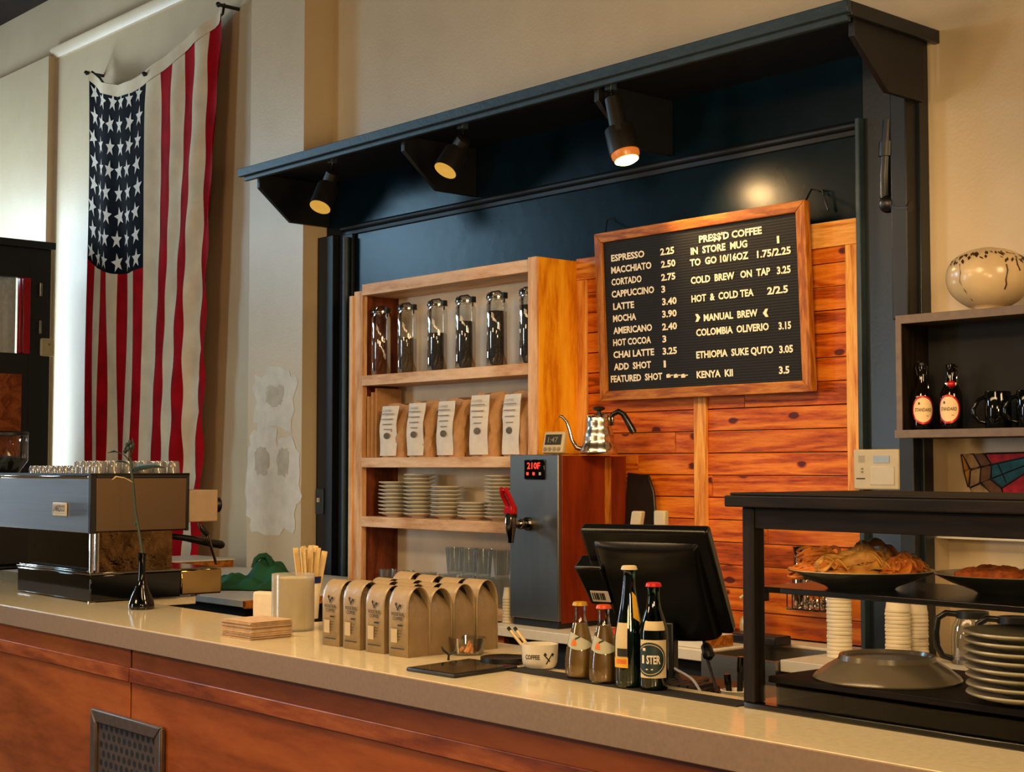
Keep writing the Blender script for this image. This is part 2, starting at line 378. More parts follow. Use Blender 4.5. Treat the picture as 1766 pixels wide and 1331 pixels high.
M['flag_navy'] = plain('flag_navy_cotton', '#060a12', .85, var=.3, scale=8, bump=.3, bscale=300, spec=.1)
M['green_cloth'] = plain('green_cloth', '#0a4a2a', .85, var=.3, scale=10, bump=.4, bscale=250)
M['leaf'] = plain('leaf', '#24381a', .5, var=.3, scale=40)
M['stem'] = plain('stem', '#1d2b14', .55, var=.3, scale=40)
M['napkin'] = plain('brown_napkin', '#bfa07c', .9, var=.15, scale=40, bump=.5, bscale=80)
M['straw'] = plain('wrapped_stick', '#d8bd86', .7, var=.1)
M['paper'] = plain('white_paper', '#d8c7ad', .8, var=.06)
M['blue_rim'] = plain('blue_band', '#12205c', .3, var=.1)
M['bulb'] = plain('lamp_glow', '#ffe9b0', .4, emit='#ffd890', es=9)
M['bulb_side'] = plain('lamp_side_glass', '#8a4a1a', .3, emit='#c06a24', es=.8)
M['bulb_dim'] = plain('lamp_glow_soft', '#c9a85a', .5, emit='#e0a83e', es=.55)
M['gold_chrome'] = plain('polished_drip_tray', '#c9a870', .12, 1, var=.1, scale=8)
M['yellow_cap'] = plain('yellow_cap', '#b98a1e', .35, .3, var=.1)
M['orange_cap'] = plain('orange_cap', '#c9481a', .35, .2, var=.1)
M['red_cap'] = plain('red_cap', '#c01a1a', .3, .1, var=.1)
M['juice'] = plain('cloudy_soda', '#8a6a34', .35, var=.15, scale=12)
M['juice_b'] = plain('cloudy_orange_soda', '#7a5a26', .35, var=.15, scale=12)
M['water'] = plain('dark_water', '#12332a', .1, var=.2)
M['label_cream'] = plain('cream_label', '#c9b78e', .5, var=.06)
M['label_teal'] = plain('teal_print', '#0e2a30', .5, var=.1)
M['label_yellow'] = plain('yellow_print', '#d8a52a', .5, var=.08)
M['label_orange'] = plain('orange_print', '#cf6a1c', .5, var=.08)
M['label_pale'] = plain('pale_print', '#a8a890', .5, var=.1)
M['fried'] = plain('fried_dough', '#e8842c', .5, var=.4, scale=45, bump=.6, bscale=90)
M['fried_gold'] = plain('golden_fried_dough', '#f5a648', .5, var=.35, scale=45, bump=.6, bscale=90)
M['biscuit'] = plain('brown_biscuit', '#b85a18', .7, var=.35, scale=70, bump=1, bscale=110)
M['terracotta'] = plain('raku_glaze', '#cdb58c', .22, var=.2, scale=6)
M['raku_dark'] = plain('raku_crackle', '#3b2413', .4, var=.3)
M['stone_tan'] = plain('tan_opal_glass', '#9a7f5c', .65, var=.3, scale=30, spec=.1)
M['stone_amber'] = plain('amber_glass', '#a8742c', .65, var=.3, scale=30, spec=.1)
M['stone_brown'] = plain('brown_opal_glass', '#6a4c38', .65, var=.3, scale=30, spec=.1)
M['glass_red'] = plain('ruby_glass', '#a5121f', .5, var=.4, scale=40, spec=.2)
M['glass_teal'] = plain('teal_glass', '#0f5566', .5, var=.35, scale=40, spec=.2)
M['lead'] = plain('lead_came', '#1a1613', .5, .4)
M['cup_paper'] = plain('white_paper_cup', '#e9dcc0', .6, var=.04)
M['orange_cloth'] = plain('orange_cloth', '#c9430f', .8, var=.25, scale=20, bump=.4)
M['grey_box'] = plain('grey_box', '#7a6c5c', .6, var=.12)
M['cable'] = plain('black_cable', '#0a0a0a', .5)
M['cable_grey'] = plain('grey_cable', '#8d8d8d', .4)
M['brick'] = None
M['soap'] = plain('soap_bottle_plastic', '#b9a878', .25, var=.1)
M['jamb_pale'] = plain('pale_jamb', '#d9c6b0', .6, var=.1)
M['shelf_edge'] = plain('shelf_edge_wood', '#6a5640', .45, var=.2, scale=30)
M['mug'] = plain('black_mug_glaze', '#07090a', .06, var=.2)
M['case_shelf'] = plain('smoked_shelf', '#14110d', .18, var=.2)
M['case_glass'] = thin_glass('case_glass', (.86, .88, .86), .02, .5)
M['plate_rim'] = plain('cream_platter_glaze', '#cdbd92', .2, var=.05)
M['plate_stack'] = plain('grey_green_stoneware', '#8d8770', .25, var=.06)
M['sink_steel'] = brushed('sink_steel', '#a39a8c', .4, 'x')

M['kraft_label'] = plain('kraft_bag_label', '#b8a47c', .5, var=.08)
M['vent'] = plain('bronze_metal', '#6b5a50', .4, .6, var=.15, scale=40)
M['cream_fill'] = plain('cream_contents', '#d9cba0', .6, var=.08)
M['case_glass'] = thin_glass('case_glass', (.97, .97, .96), .02, .22)
M['mirror_dim'] = plain('dark_reflection_steel', '#55514c', .07, 1, var=.1)  # steel darkened to stand in for the reflection of a dark room
M['label_warm'] = plain('warm_cream_label', '#efcf9c', .5, var=.05)
M['box_beige'] = plain('beige_metal', '#a58d70', .45, var=.05)
M['kettle_steel'] = plain('kettle_steel', '#d8d0c0', .22, 1, var=.05)
def milky(m, amount=.3, col=(.95, .93, .88)):
    nt = m.node_tree; out = [n for n in nt.nodes if n.type == 'OUTPUT_MATERIAL'][0]; src = out.inputs[0].links[0].from_socket
    mx = nd(nt, 'ShaderNodeMixShader'); df = nd(nt, 'ShaderNodeBsdfTranslucent'); df.inputs[0].default_value = (*col, 1); d2 = nd(nt, 'ShaderNodeBsdfDiffuse'); d2.inputs[0].default_value = (*col, 1)
    m2 = nd(nt, 'ShaderNodeMixShader'); m2.inputs[0].default_value = .5; nt.links.new(df.outputs[0], m2.inputs[1]); nt.links.new(d2.outputs[0], m2.inputs[2])
    mx.inputs[0].default_value = amount; nt.links.new(src, mx.inputs[1]); nt.links.new(m2.outputs[0], mx.inputs[2]); nt.links.new(mx.outputs[0], out.inputs[0]); return m
M['glass_shot'] = milky(thin_glass('shot_glass', (.95, .95, .93), .02, 1.3), .16)
milky(M['acrylic'], .22); milky(M['glass_dim'], .06)
M['key_black'] = plain('key_black', '#191613', .5, var=.1)
M['kraft_wrap_lit'] = plain('kraft_bag_face_lit', '#a08a66', .36, var=.1, scale=25, bump=.5, bscale=45)  # same kraft paper, lightened so window light sits in the colour
M['gold_mirror_reflect'] = plain('warped_mirror_reflect', '#7a5f42', .10, 1, var=.5, scale=14, bump=.9, bscale=16)  # gold tint and mottling imitate reflected clutter in the steel colour
# ------------------------------------------------------------------ the room
YW = 4.66
struct('floor', MB().box(-12, 3, -4, 5.0, -.05, 0), M['floor'], 'dark wooden floor of the cafe', 'floor')
b = MB().box(-12, -3.02, YW, YW+.2, 0, 4.95); b.box(-3.02, 3, YW, YW+.2, 1.72, 4.95); b.box(-3.02, 3, YW+.12, YW+.2, 0, 1.72)
struct('wall_back', b, M['plaster'], 'beige plaster wall behind the coffee bar with a shallow recess at right')
struct('wall_left', MB().box(-12.2, -12, -4, 4.86, 0, 5), M['plaster'], 'plaster wall at the far left end of the room')
struct('wall_right', MB().box(3, 3.2, -4, 4.86, 0, 5), M['plaster'], 'plaster wall at the right end of the room')
struct('wall_front', MB().box(-12, 3, -4.2, -4, 0, 5), M['plaster'], 'plaster wall of the seating side')
struct('ceiling', MB().box(-12, 3, -4, 5, 4.95, 5.1), M['ceiling'], 'dark wooden ceiling', 'ceiling')
# pilaster between the flag wall and the hatch
px0, px1 = -7.245, -6.71
struct('trim_1', MB().box(px0, px1, 4.47, YW, 0, 4.95), M['plaster'], 'grey plaster pilaster right of the flag with patched white paint', 'pilaster')
struct('trim_2', MB().box(-12, -10.19, 4.605, YW, 0, 4.50), M['plaster'], 'shallow plaster pier at the far left of the flag wall', 'pilaster')
struct('trim_3', MB().prism([(4.612, 4.535), (4.65, 4.485), (YW, 4.485), (YW, 4.55), (4.612, 4.55)], 'x', -10.19, px0), M['plaster'], 'pale sloped plaster ledge under the ceiling above the flag', 'molding')
# filler patches on the pilaster
def blob(poly, n=5):
    return poly
pt = MB()
def patch(cx, cy, rx, rz, seed, m):
    r = random.Random(seed); n = 26; vs = []
    for i in range(n):
        a = 2*PI*i/n; k = 1+r.uniform(-.18, .18); sx = abs(math.cos(a))**.6*math.copysign(1, math.cos(a)); sz = abs(math.sin(a))**.6*math.copysign(1, math.sin(a))
        vs.append((cx+rx*sx*k, 4.4685-.0006*m-.0002*seed, cy+rz*sz*k))
    pt.add(vs, [tuple(range(n))], m)
def AP(px, py): return A(px, py, y=4.47)
q = AP(473, 690); patch(q.x, q.z, .21, .17, 1, 0); q = AP(455, 800); patch(q.x, q.z, .17, .19, 2, 0); q = AP(470, 868); patch(q.x, q.z, .26, .16, 3, 0); q = AP(495, 815); patch(q.x, q.z, .14, .17, 4, 0)
q = AP(474, 682); patch(q.x, q.z, .085, .055, 5, 1); q = AP(452, 795); patch(q.x, q.z, .07, .075, 6, 1); q = AP(489, 795); patch(q.x, q.z, .06, .075, 7, 1)
pt_o = struct('trim_4', pt, [M['plaster_patch'], M['plaster_dark']], 'white filler patches smeared on the grey pilaster', 'wall patch')

# dark door standing open at far left, with a window to the brick yard
XD = -9.82
dtop = A(85, 418, x=XD)
d = thing('door', 'dark navy door with a glazed window at the far left beside the flag', 'door', (XD, 0, 0)); d.name = 'door_1'; d['kind'] = 'structure'
ya, yb = 3.05, A(86, 600, x=XD).y; zt = A(80, 418, x=XD).z-.05
w0 = A(0, 475, x=XD); w1 = A(50, 610, x=XD)
wy1 = w1.y; wz1 = w0.z; wz0 = w1.z
fr = MB().box(-.06, 0, wy1, yb, 0, zt).box(-.06, 0, ya, wy1, wz1, zt).box(-.06, 0, ya, wy1, 0, wz0).box(-.06, 0, ya, ya+.12, wz0, wz1)
obj('door_frame', fr, M['navy_dark'], d, .004)
obj('door_cap', MB().box(-.07, .03, ya, yb+.02, zt, zt+.05), M['navy_dark'], d, .004)
obj('lower_panel', MB().box(-.01, .012, ya+.3, yb-.20, 1.35, wz0-.14), M['counter_rail'], d, .004)
obj('window_pane', MB().box(-.035, -.03, ya+.12, wy1, wz0, wz1), M['glass'], d)
obj('window_bead', MB().box(-.03, .012, wy1-.05, wy1, wz0, wz1).box(-.03, .012, wy1-.075, wy1-.06, wz0, wz1), M['red_plastic'], d, .003)
obj('hinge', MB().cyl((.01, wy1+.07, wz1-.12), (.01, wy1+.07, wz1-.03), .012).cyl((.01, wy1+.07, wz0+.14), (.01, wy1+.07, wz0+.23), .012), M['chrome_dim'], d)
obj('panel_hook', MB().tube([(.02, 3.75, 1.72), (.05, 3.75, 1.73), (.06, 3.75, 1.70)], .008).tube([(.04, 3.75, 1.72), (.04, 3.76, 1.4)], .004), M['black'], d)
# brick yard beyond the window, with a pale jamb
m, nt, bs = newmat('grey_brick'); bs.inputs['Roughness'].default_value = .9
tc = nd(nt, 'ShaderNodeTexCoord'); mp = nd(nt, 'ShaderNodeMapping'); mp.inputs['Rotation'].default_value = (PI/2, 0, PI/2); nt.links.new(tc.outputs['Object'], mp.inputs[0])
bk = nd(nt, 'ShaderNodeTexBrick'); bk.inputs['Scale'].default_value = 3.2; bk.inputs['Color1'].default_value = (*lin('#8c8f8c'), 1); bk.inputs['Color2'].default_value = (*lin('#6c706e'), 1); bk.inputs['Mortar'].default_value = (*lin('#2c2e2e'), 1); bk.inputs['Mortar Size'].default_value = .03
nt.links.new(mp.outputs[0], bk.inputs['Vector']); nt.links.new(bk.outputs[0], bs.inputs['Base Color']); M['brick'] = m
struct('wall_yard', MB().box(-10.4, -10.32, 2.6, wy1-.10, 1.4, 2.88), M['brick'], 'grey brick wall seen through the door window', 'brick wall')
struct('trim_5', MB().box(-10.2, -10.1, wy1-.13, wy1+.02, 1.4, 2.88), M['jamb_pale'], 'pale jamb seen through the door window', 'jamb')
point('daylight_door_window', (-10.02, 3.5, 2.4), 5, COOL, .1)
q = A(81, 599, x=XD+.012)
s = thing('door_sensor', 'small cream sensor box on the edge of the dark door', 'sensor', (XD+.001, q.y, q.z))
obj('housing', MB().box(0, .025, -.05, .05, -.062, .062), M['cream_plastic'], s, .012, seg=3)
obj('lens', MB().cyl((.025, .01, .02), (.027, .01, .02), .008), M['ink_grey'], s)

# ------------------------------------------------------------------ the flag
YF = 4.575
f = thing('flag', 'large faded flag of stars and red and cream stripes hung vertically on the plaster wall', 'flag', (-9.44, YF, 0))
def topz(u):
    # px control: nailed at the left end, sagging, then rising to the right nail
    pts = [(0, 4.20), (.10, 4.085), (.25, 4.015), (.38, 4.00), (.52, 4.03), (.68, 4.09), (.85, 4.17), (1, 4.255)]
    for (a, za), (b2, zb) in zip(pts, pts[1:]):
        if u <= b2:
            t = (u-a)/(b2-a); return za+(zb-za)*t
    return pts[-1][1]
def flag_pt(u, v):
    z1 = topz(u); z0 = .965+.10*(u < .3)*(1-u/.3)
    wdt = 1.745 - .12*v
    x = -.005*v+u*wdt - .12*max(0, u-.55)*v
    g = max(0, u-.45)/.55
    y = .018*math.sin(u*23+1.2*v)*(.4+.6*v) + .030*g*math.sin(u*34+3.2*v+.5) + .008*math.sin(9*u+7*v) - .02
    y += .010*math.sin(46*(u*.8+v*1.1))*g*(.3+v) + .010*math.sin(30*(u-.35*v)+2)*(u < .5)*math.sin(PI*min(1, max(0, u/.5)))
    if v < .06: y += .012*math.sin(u*30)*(1-v/.06)
    y -= .02*math.sin(PI*min(1, u*1.0))
    return (x, y, z1+(z0-z1)*v)
CAN = 0.43
ub = [0, .072, .144, .214, .284, .354, .424, .495, .59, .675, .752, .822, .90, 1.0]
def stripe(u, v):
    k = max(i for i in range(13) if u >= ub[i])
    if k < 6 or (k == 6):
        if v < .398 and u < ub[7]: return 2
    return 0 if k % 2 == 0 else 1
cl = MB()
# columns follow the stripes so every seam is crisp
us = []
for i in range(13):
    for j in range(6): us.append(ub[i]+(ub[i+1]-ub[i])*j/6)
us.append(1.0)
vs_ = sorted(set([j/90 for j in range(91)]+[.398]))
nu = len(us)
cl.v = [flag_pt(u, v) for v in vs_ for u in us]
for j in range(len(vs_)-1):
    for i in range(nu-1):
        a = j*nu+i; cl.f.append((a, a+1, a+nu+1, a+nu)); cl.s.append(True); cl.m.append(stripe((us[i]+us[i+1])/2, (vs_[j]+vs_[j+1])/2))
# sewn stars: 8 rows of 6
for r in range(8):
    for c in range(6):
        u = .040+c*.081+.008*math.sin(r*2.3+c); v = .028+r*.0495
        hx = .034+.004*rnd.random(); rot = rnd.uniform(-.3, .3); cen = flag_pt(u, v)
        ring = []
        for k in range(10):
            rr = 1 if k % 2 == 0 else .4; a = PI/2+rot+k*PI/5
            p = flag_pt(u+math.cos(a)*rr*hx/1.0*.95, v-math.sin(a)*rr*hx*.60)
            ring.append((p[0], p[1]-.004, p[2]))
        b0 = len(cl.v); cl.v += [(cen[0], cen[1]-.004, cen[2])]+ring
        for k in range(10): cl.f.append((b0, b0+1+k, b0+1+(k+1) % 10)); cl.m.append(3); cl.s.append(True)
obj('cloth', cl, [M['flag_red'], M['flag_white'], M['flag_navy'], M['label']], f, fix=False)
hd = MB().grid(lambda u, v: (flag_pt(u, 0)[0], flag_pt(u, 0)[1]-.006, topz(u)+.005-.055*(1-v)*(.5+.5*abs(math.sin(2.4*u+.3))) + .03*v), 40, 3)
obj('header_tape', hd, M['flag_white'], f, fix=False)
for u, zz in ((0, 4.215), (1, 4.275), (.5, 4.03)):
    p = flag_pt(u, 0); g = obj('nail', MB().cyl((p[0], p[1]-.02, zz), (p[0], .085, zz), .011).sphere((p[0], p[1]-.02, zz), .016), M['black'], f)
pts = [(flag_pt(u, 0)[0], flag_pt(u, 0)[1]+.02, topz(u)+.03+.0*u) for u in [i/20 for i in range(21)]]
obj('cord', MB().tube(pts, .008, 6), M['black'], f)

# ------------------------------------------------------------------ painted hatch surround
ZAW = 3.075
struct('trim_6', MB().box(-6.705, -6.56, 4.56, 4.6195, 0, 2.78).box(-6.56, -6.44, 4.60, 4.6195, 0, 2.78), M['navy_dark'], 'dark navy casing left of the shelves', 'casing', bev=.004)
struct('trim_7', MB().cyl((-6.475, 4.585, 0), (-6.475, 4.585, 2.76), .02, n=10), M['navy_fascia'], 'slim rounded navy bead on the left casing', 'casing')
struct('wall_hatch', MB().box(-6.705, -3.24, 4.62, YW-.001, 2.35, ZAW).box(-6.705, -4.75, 4.62, YW-.001, 0, 2.35), M['navy_panel'], 'blue painted board panel under the awning')
struct('trim_8', MB().cyl((-6.56, 4.615, 2.815), (-3.24, 4.615, 2.815), .016, n=12).box(-6.5, -3.24, 4.61, 4.6195, 2.775, 2.80), M['navy_dark'], 'navy molding strip across the blue panel', 'molding', bev=.006)
struct('trim_9', MB().box(-3.24, -3.0, 4.60, YW, 0, ZAW), M['navy'], 'flat navy casing board right of the pine panelling', 'casing', bev=.003)
struct('trim_10', MB().box(-3.255, -3.235, 4.57, 4.62, 0, 2.83), M['navy_fascia'], 'thin navy bead beside the pine panelling', 'casing', bev=.004)
q = A(1557, 200, y=4.5); q2 = A(1597, 200, y=4.5)
struct('trim_11', MB().box(-3.08, -3.012, 4.535, YW, 2.07, A(1557, 146, y=4.54).z), M['navy_dark'], 'dark boxed downpipe right of the navy casing', 'casing', bev=.006)
struct('trim_12', MB().box(-3.075, -3.016, 4.56, YW, 0, 2.069), M['navy_dark'], 'dark lower casing under the wall shelf', 'casing', bev=.004)
# small pipe with an elbow on the casing
def PP(px, py): return A(px, py, y=4.555)
a, bq, c_, d_ = PP(1533, 207), PP(1527, 300), PP(1527, 338), PP(1562, 352)
pi = thing('pipe', 'black iron pipe bending into the boxed downpipe on the navy casing', 'pipe', (0, 0, 0))
obj('pipe_run', MB().tube([a, bq, c_, c_+Vector((.015, 0, -.03)), d_+Vector((-.03, 0, -.01)), d_+Vector((.02, 0, -.015))], .021, 12), M['black'], pi)
obj('coupling', MB().cyl(A(1531, 245, y=4.555), A(1530, 270, y=4.555), .031, n=14), M['black'], pi)
obj('elbow', MB().sphere(c_+Vector((.01, 0, -.03)), .033, 14, 10), M['black'], pi)
obj('pipe_clip', MB().box(a.x-.03, a.x+.03, 4.555, 4.5995, a.z-.012, a.z+.012), M['black'], pi)
q = A(551, 862, y=4.56)
sw = thing('wall_switch', 'small dark switch plate on the left navy casing', 'switch', (-6.66, 4.559, q.z))
obj('plate', MB().box(-.035, .035, -.008, 0, -.075, .06), M['navy_fascia'], sw, .003)
obj('toggle', MB().box(-.008, .008, -.02, -.008, -.012, .012), M['white_plastic'], sw, .002)

# ------------------------------------------------------------------ awning over the hatch
YA = 4.12
q = A(413, 298, y=YA); ZA = q.z; XA0 = q.x; XA1 = A(1465, 3, y=YA).x
aw = thing('awning', 'dark navy wooden awning with slanted end brackets over the bar shelves', 'awning', (0, 0, 0))
obj('roof_board', MB().box(XA0+.01, px1-.002, YA+.015, 4.468, ZA-.012, ZA+.012).box(px1+.002, XA1-.026, YA+.015, YW-.002, ZA-.012, ZA+.012), M['navy_dark'], aw)
obj('fascia', MB().box(XA0, XA1, YA-.012, YA+.012, ZA-.024, ZA+.018), M['navy_fascia'], aw, .003)
obj('drip_rail', MB().box(XA0+.02, XA1-.02, YA+.0125, YA+.035, ZA-.045, ZA-.0125), M['navy_fascia'], aw, .003)
obj('end_board', MB().box(XA1-.024, XA1-.001, YA+.0125, YW-.002, ZA-.03, ZA+.018), M['navy'], aw, .003)
q = A(500, 384, x=-6.695)
def bracket(x0, x1, yb=YW-.003):
    k = MB().prism([(YA+.06, ZA-.0125), (YA+.06, ZA-.085), (q.y, q.z), (yb, q.z), (yb, ZA-.0125)], 'x', x0, x1)
    return obj('bracket', k, M['navy_dark'], aw, .003)
bracket(-6.707, -6.683)
for px, py in ((694, 262), (1028, 172)):
    x = A(px, py, y=YA+.06).x; bracket(x-.012, x+.012, 4.618)
bracket(XA1-.05, XA1-.026, 4.598)

# track lights under the awning
def track_light(px, py_top, neck0, neck1, head0, head1, label, lit, rr=.054, sag=0, fwd=.06):
    Yt = YA+.075
    t0 = A(px, py_top, y=Yt); t0.z = ZA-.0165
    t = thing('spotlight', label, 'spotlight', t0, 0, 'track spotlights under the awning')
    L = lambda p, y=Yt: A(p[0], p[1], y=y)-t0
    obj('track_adapter', MB().box(-.018, .018, -.018, .018, -.035, .004), M['navy_fascia'], t, .003)
    n0, n1, h0, h1 = L(neck0), L(neck1), L(head0, Yt+sag), L(head1, Yt+sag-fwd)
    obj('stem', MB().cyl((0, 0, -.03), n0+Vector((0, 0, .01)), .005, n=8), M['chrome_dim'], t)
    ax = (n1-n0).normalized()
    obj('neck', MB().tube([n0, n0+ax*.006, n1, n1+ax*.01], [.02, .032, .036, .036], 20), M['lamp_metal'], t)
    a2 = (h1-h0).normalized(); ln = (h1-h0).length
    obj('lamp_head', MB().tube([h0-a2*.004, h0, h0+a2*.004, h1], [rr*.7, rr*.97, rr, rr*1.02], 28), M['lamp_metal'], t)
    if lit:
        obj('lamp_bulb', MB().tube([h1-a2*.004, h1+a2*.012, h1+a2*.028, h1+a2*.034], [rr*.95, rr*.93, rr*.8, rr*.5], 24), M['bulb_side'], t); obj('lamp_glow', MB().tube([h1+a2*.031, h1+a2*.038], [rr*.80, rr*.6], 24), M['bulb'], t)
    else:
        obj('lamp_lens', MB().tube([h1, h1+a2*.002], [rr*.96, rr*.96], 24), M['bulb_dim'], t)
    return t0+h1+a2*.05, a2
track_light(573, 272, (574, 296), (563, 328), (566, 322), (552, 357), 'leftmost track spotlight, nearest the flag, with a dim yellow face', False)
track_light(798, 208, (801, 238), (783, 268), (787, 262), (768, 294), 'middle track spotlight of the three, with a dim yellow face', False)
lp, la = track_light(1053, 140, (1056, 168), (1068, 225), (1068, 222), (1078, 264), 'right track spotlight with a bright bulb aimed at the menu board', True, .06, .02, .0)
spot('spotlight_beam', lp+Vector((.0, .0, -.02)), A(1290, 440, y=4.55), 26, TUNG, 96, .75, .04)
spot('spotlight_beam_left', A(551, 368, y=YA+.075), A(560, 900, y=3.9), 5, TUNG, 80, .8, .03)
spot('spotlight_beam_middle', A(765, 306, y=YA+.075), A(740, 900, y=3.9), 7, TUNG, 80, .8, .03)

# ------------------------------------------------------------------ pine panelling
pn = thing('plank_panelling', 'orange pine plank panelling with light battens behind the menu board', 'panelling', (0, 4.62, 0))
XP0, XP1 = -4.74, -3.255; ZP = 2.455
pl = MB(); z = .905; r = random.Random(3)
while z < ZP-.01:
    h = .088; cut = r.uniform(XP0+.3, XP1-.3)
    z1 = min(z+h-.003, ZP-.0)
    pl.box(XP0, cut-.001, -.018+r.uniform(-.002, .001), 0, z, z1); pl.box(cut+.001, XP1, -.018+r.uniform(-.002, .001), 0, z, z1); z += h
obj('planks', pl, M['pine'], pn, .002)
obj('backing', MB().box(XP0, XP1, -.004, .0, .9, ZP), M['black_matte'], pn)
obj('top_rail', MB().box(XP0, XP1+.0, -.034, -.016, ZP-.085, ZP+.01), M['pine_strip_x'], pn, .003)
obj('batten', MB().box(XP1-.062, XP1, -.032, -.016, 1.44, ZP-.085), M['pine_strip'], pn, .003)
xm = A(1210, 720, y=4.6).x
obj('batten', MB().box(xm-.032, xm+.032, -.034, -.016, .905, ZP-.085), M['pine_strip'], pn, .003)
obj('batten', MB().box(XP0+.0, XP0+.06, -.032, -.016, .905, ZP-.085), M['pine_strip'], pn, .003)

# ------------------------------------------------------------------ shelf unit
YC = 4.36
cu = thing('shelf_unit', 'open plywood shelf unit holding jars, coffee bags and saucers', 'shelf unit', (0, 0, 0))
XC0, XC1 = -6.115, -4.735
zs = [(2.395, 2.45), (1.95, 2.0), (1.55, 1.598), (1.262, 1.312), (.88, .93)]
obj('side_panel', MB().box(XC0, XC0+.028, YC-.01, 4.615, .0, 2.40), M['cab_v'], cu, .002)
obj('side_panel', MB().box(XC0+.028, XC0+.098, YC, YC+.03, .0, 2.42), M['cab_v'], cu, .002)
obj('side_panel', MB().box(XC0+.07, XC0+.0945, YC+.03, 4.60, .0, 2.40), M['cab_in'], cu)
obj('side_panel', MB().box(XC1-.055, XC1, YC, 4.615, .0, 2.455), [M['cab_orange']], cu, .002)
obj('face_frame', MB().box(XC1-.055, XC1+.0, YC-.014, YC, .0, 2.455), M['cab_v'], cu, .002)
for z0, z1 in zs:
    obj('shelf', MB().box(XC0+.096, XC1-.056, YC-.002, 4.585, z0, z1), M['cab'], cu, .002)
obj('back_panel', MB().box(XC0+.05, XC1-.02, 4.586, 4.60, 0, 2.44), M['cab_back'], cu)
# ------------------------------------------------------------------ on the shelves
# tall clip-top jars
def make_jar(fill, mat, label, loc):
    t = thing('glass_jar', label, 'jar', loc, 0, 'tall clip-top jars on the top shelf')
    R, H = .047, .315
    obj('glass_body', MB().lathe([(.0, .003), (R-.006, .0), (R, .008), (R, H-.035), (R-.008, H-.018), (R-.006, H-.008)], 28, cap=False), M['glass'], t)
    obj('rim', MB().lathe([(R-.007, H-.012), (R+.002, H-.010), (R+.002, H-.002), (R-.007, H)], 28), M['chrome_dim'], t)
    obj('glass_lid', MB().lathe([(0, H), (R-.002, H), (R, H+.008), (R-.006, H+.016), (.012, H+.018), (0, H+.018)], 28, cap=False), M['glass'], t)
    w = MB()
    for s in (-1, 1): w.tube([(s*(R+.003), 0, H-.03), (s*(R+.010), -.006, H), (s*(R*.55), -.01, H+.022)], .0035, 6)
    w.tube([(-R*.55, -.01, H+.022), (R*.55, -.01, H+.022)], .0035, 6).box(R-.004, R+.012, -.012, .012, H-.012, H+.014).box(-R-.012, -R+.004, -.012, .012, H-.012, H+.014)
    obj('wire_clasp', w, M['black'], t)
    if fill > 0: obj('contents', MB().lathe([(0, .005), (R-.005, .006), (R-.003, .012), (R-.003, fill), (R-.012, fill+.004), (0, fill+.007)], 24, cap=False), mat, t)
    return t
jd = [(657, 641, .0, 'coffee_pale', 'empty looking clip-top jar at the dark left end of the top shelf'),
      (702, 641, .165, 'coffee_pale', 'clip-top jar half filled with greenish beans, second from left on the top shelf'),
      (754, 637, .175, 'coffee', 'clip-top jar half filled with dark beans, third from left on the top shelf'),
      (803, 633, .215, 'coffee', 'clip-top jar two thirds filled, fourth from the left on the top shelf'),
      (857, 629, .245, 'coffee', 'clip-top jar nearly full of dark beans, fifth from left on the top shelf'),
      (914, 626, .255, 'coffee', 'clip-top jar cut off by the right side of the shelf unit on the top shelf')]
for px, py, fl, mt, lb in jd:
    q = A(px, py, y=YC+.06); make_jar(fl, M[mt], lb, (q.x, YC+.06, 2.0005))

# kraft coffee bags on the second shelf
def make_sack(w=.20, h=.375, dp=.13, seed=0):
    r = random.Random(seed)
    def P(u, v):
        # u runs round the bag: 0..1, v upward
        a = u*2*PI; sq = 6-2.5*v
        c, s = math.cos(a), math.sin(a)
        k = (abs(c)**sq+abs(s)**sq)**(-1/sq)
        depth_ = dp/2*(1 if v < .55 else max(.30, 1-(v-.55)/.45*.75))
        wd = w/2*(1+.05*math.sin(PI*v)-.04*v)
        j = .005*math.sin(5*a+9*v+seed)*v+.004*math.sin(11*a-13*v+seed*2)+.003*math.sin(17*v+8*a+seed)
        return (wd*c*k+j, depth_*s*k+j+.03*max(0, v-.6), h*v+.006*math.sin(3*a+seed)*(v > .9))
    mb = MB().grid(P, 40, 14)
    top = [P(i/40, 1) for i in range(40)]; b = len(mb.v); mb.v += top; mb.f.append(tuple(range(b, b+40))); mb.m.append(0); mb.s.append(False)
    bot = [P(i/40, 0) for i in range(40)]; b = len(mb.v); mb.v += bot; mb.f.append(tuple(reversed(range(b, b+40)))); mb.m.append(0); mb.s.append(False)
    return mb
sk = [(672, 789), (719, 789), (771, 788), (829, 788), (886, 787)]
nm = ['leftmost', 'second from the left', 'middle', 'second from the right', 'rightmost']
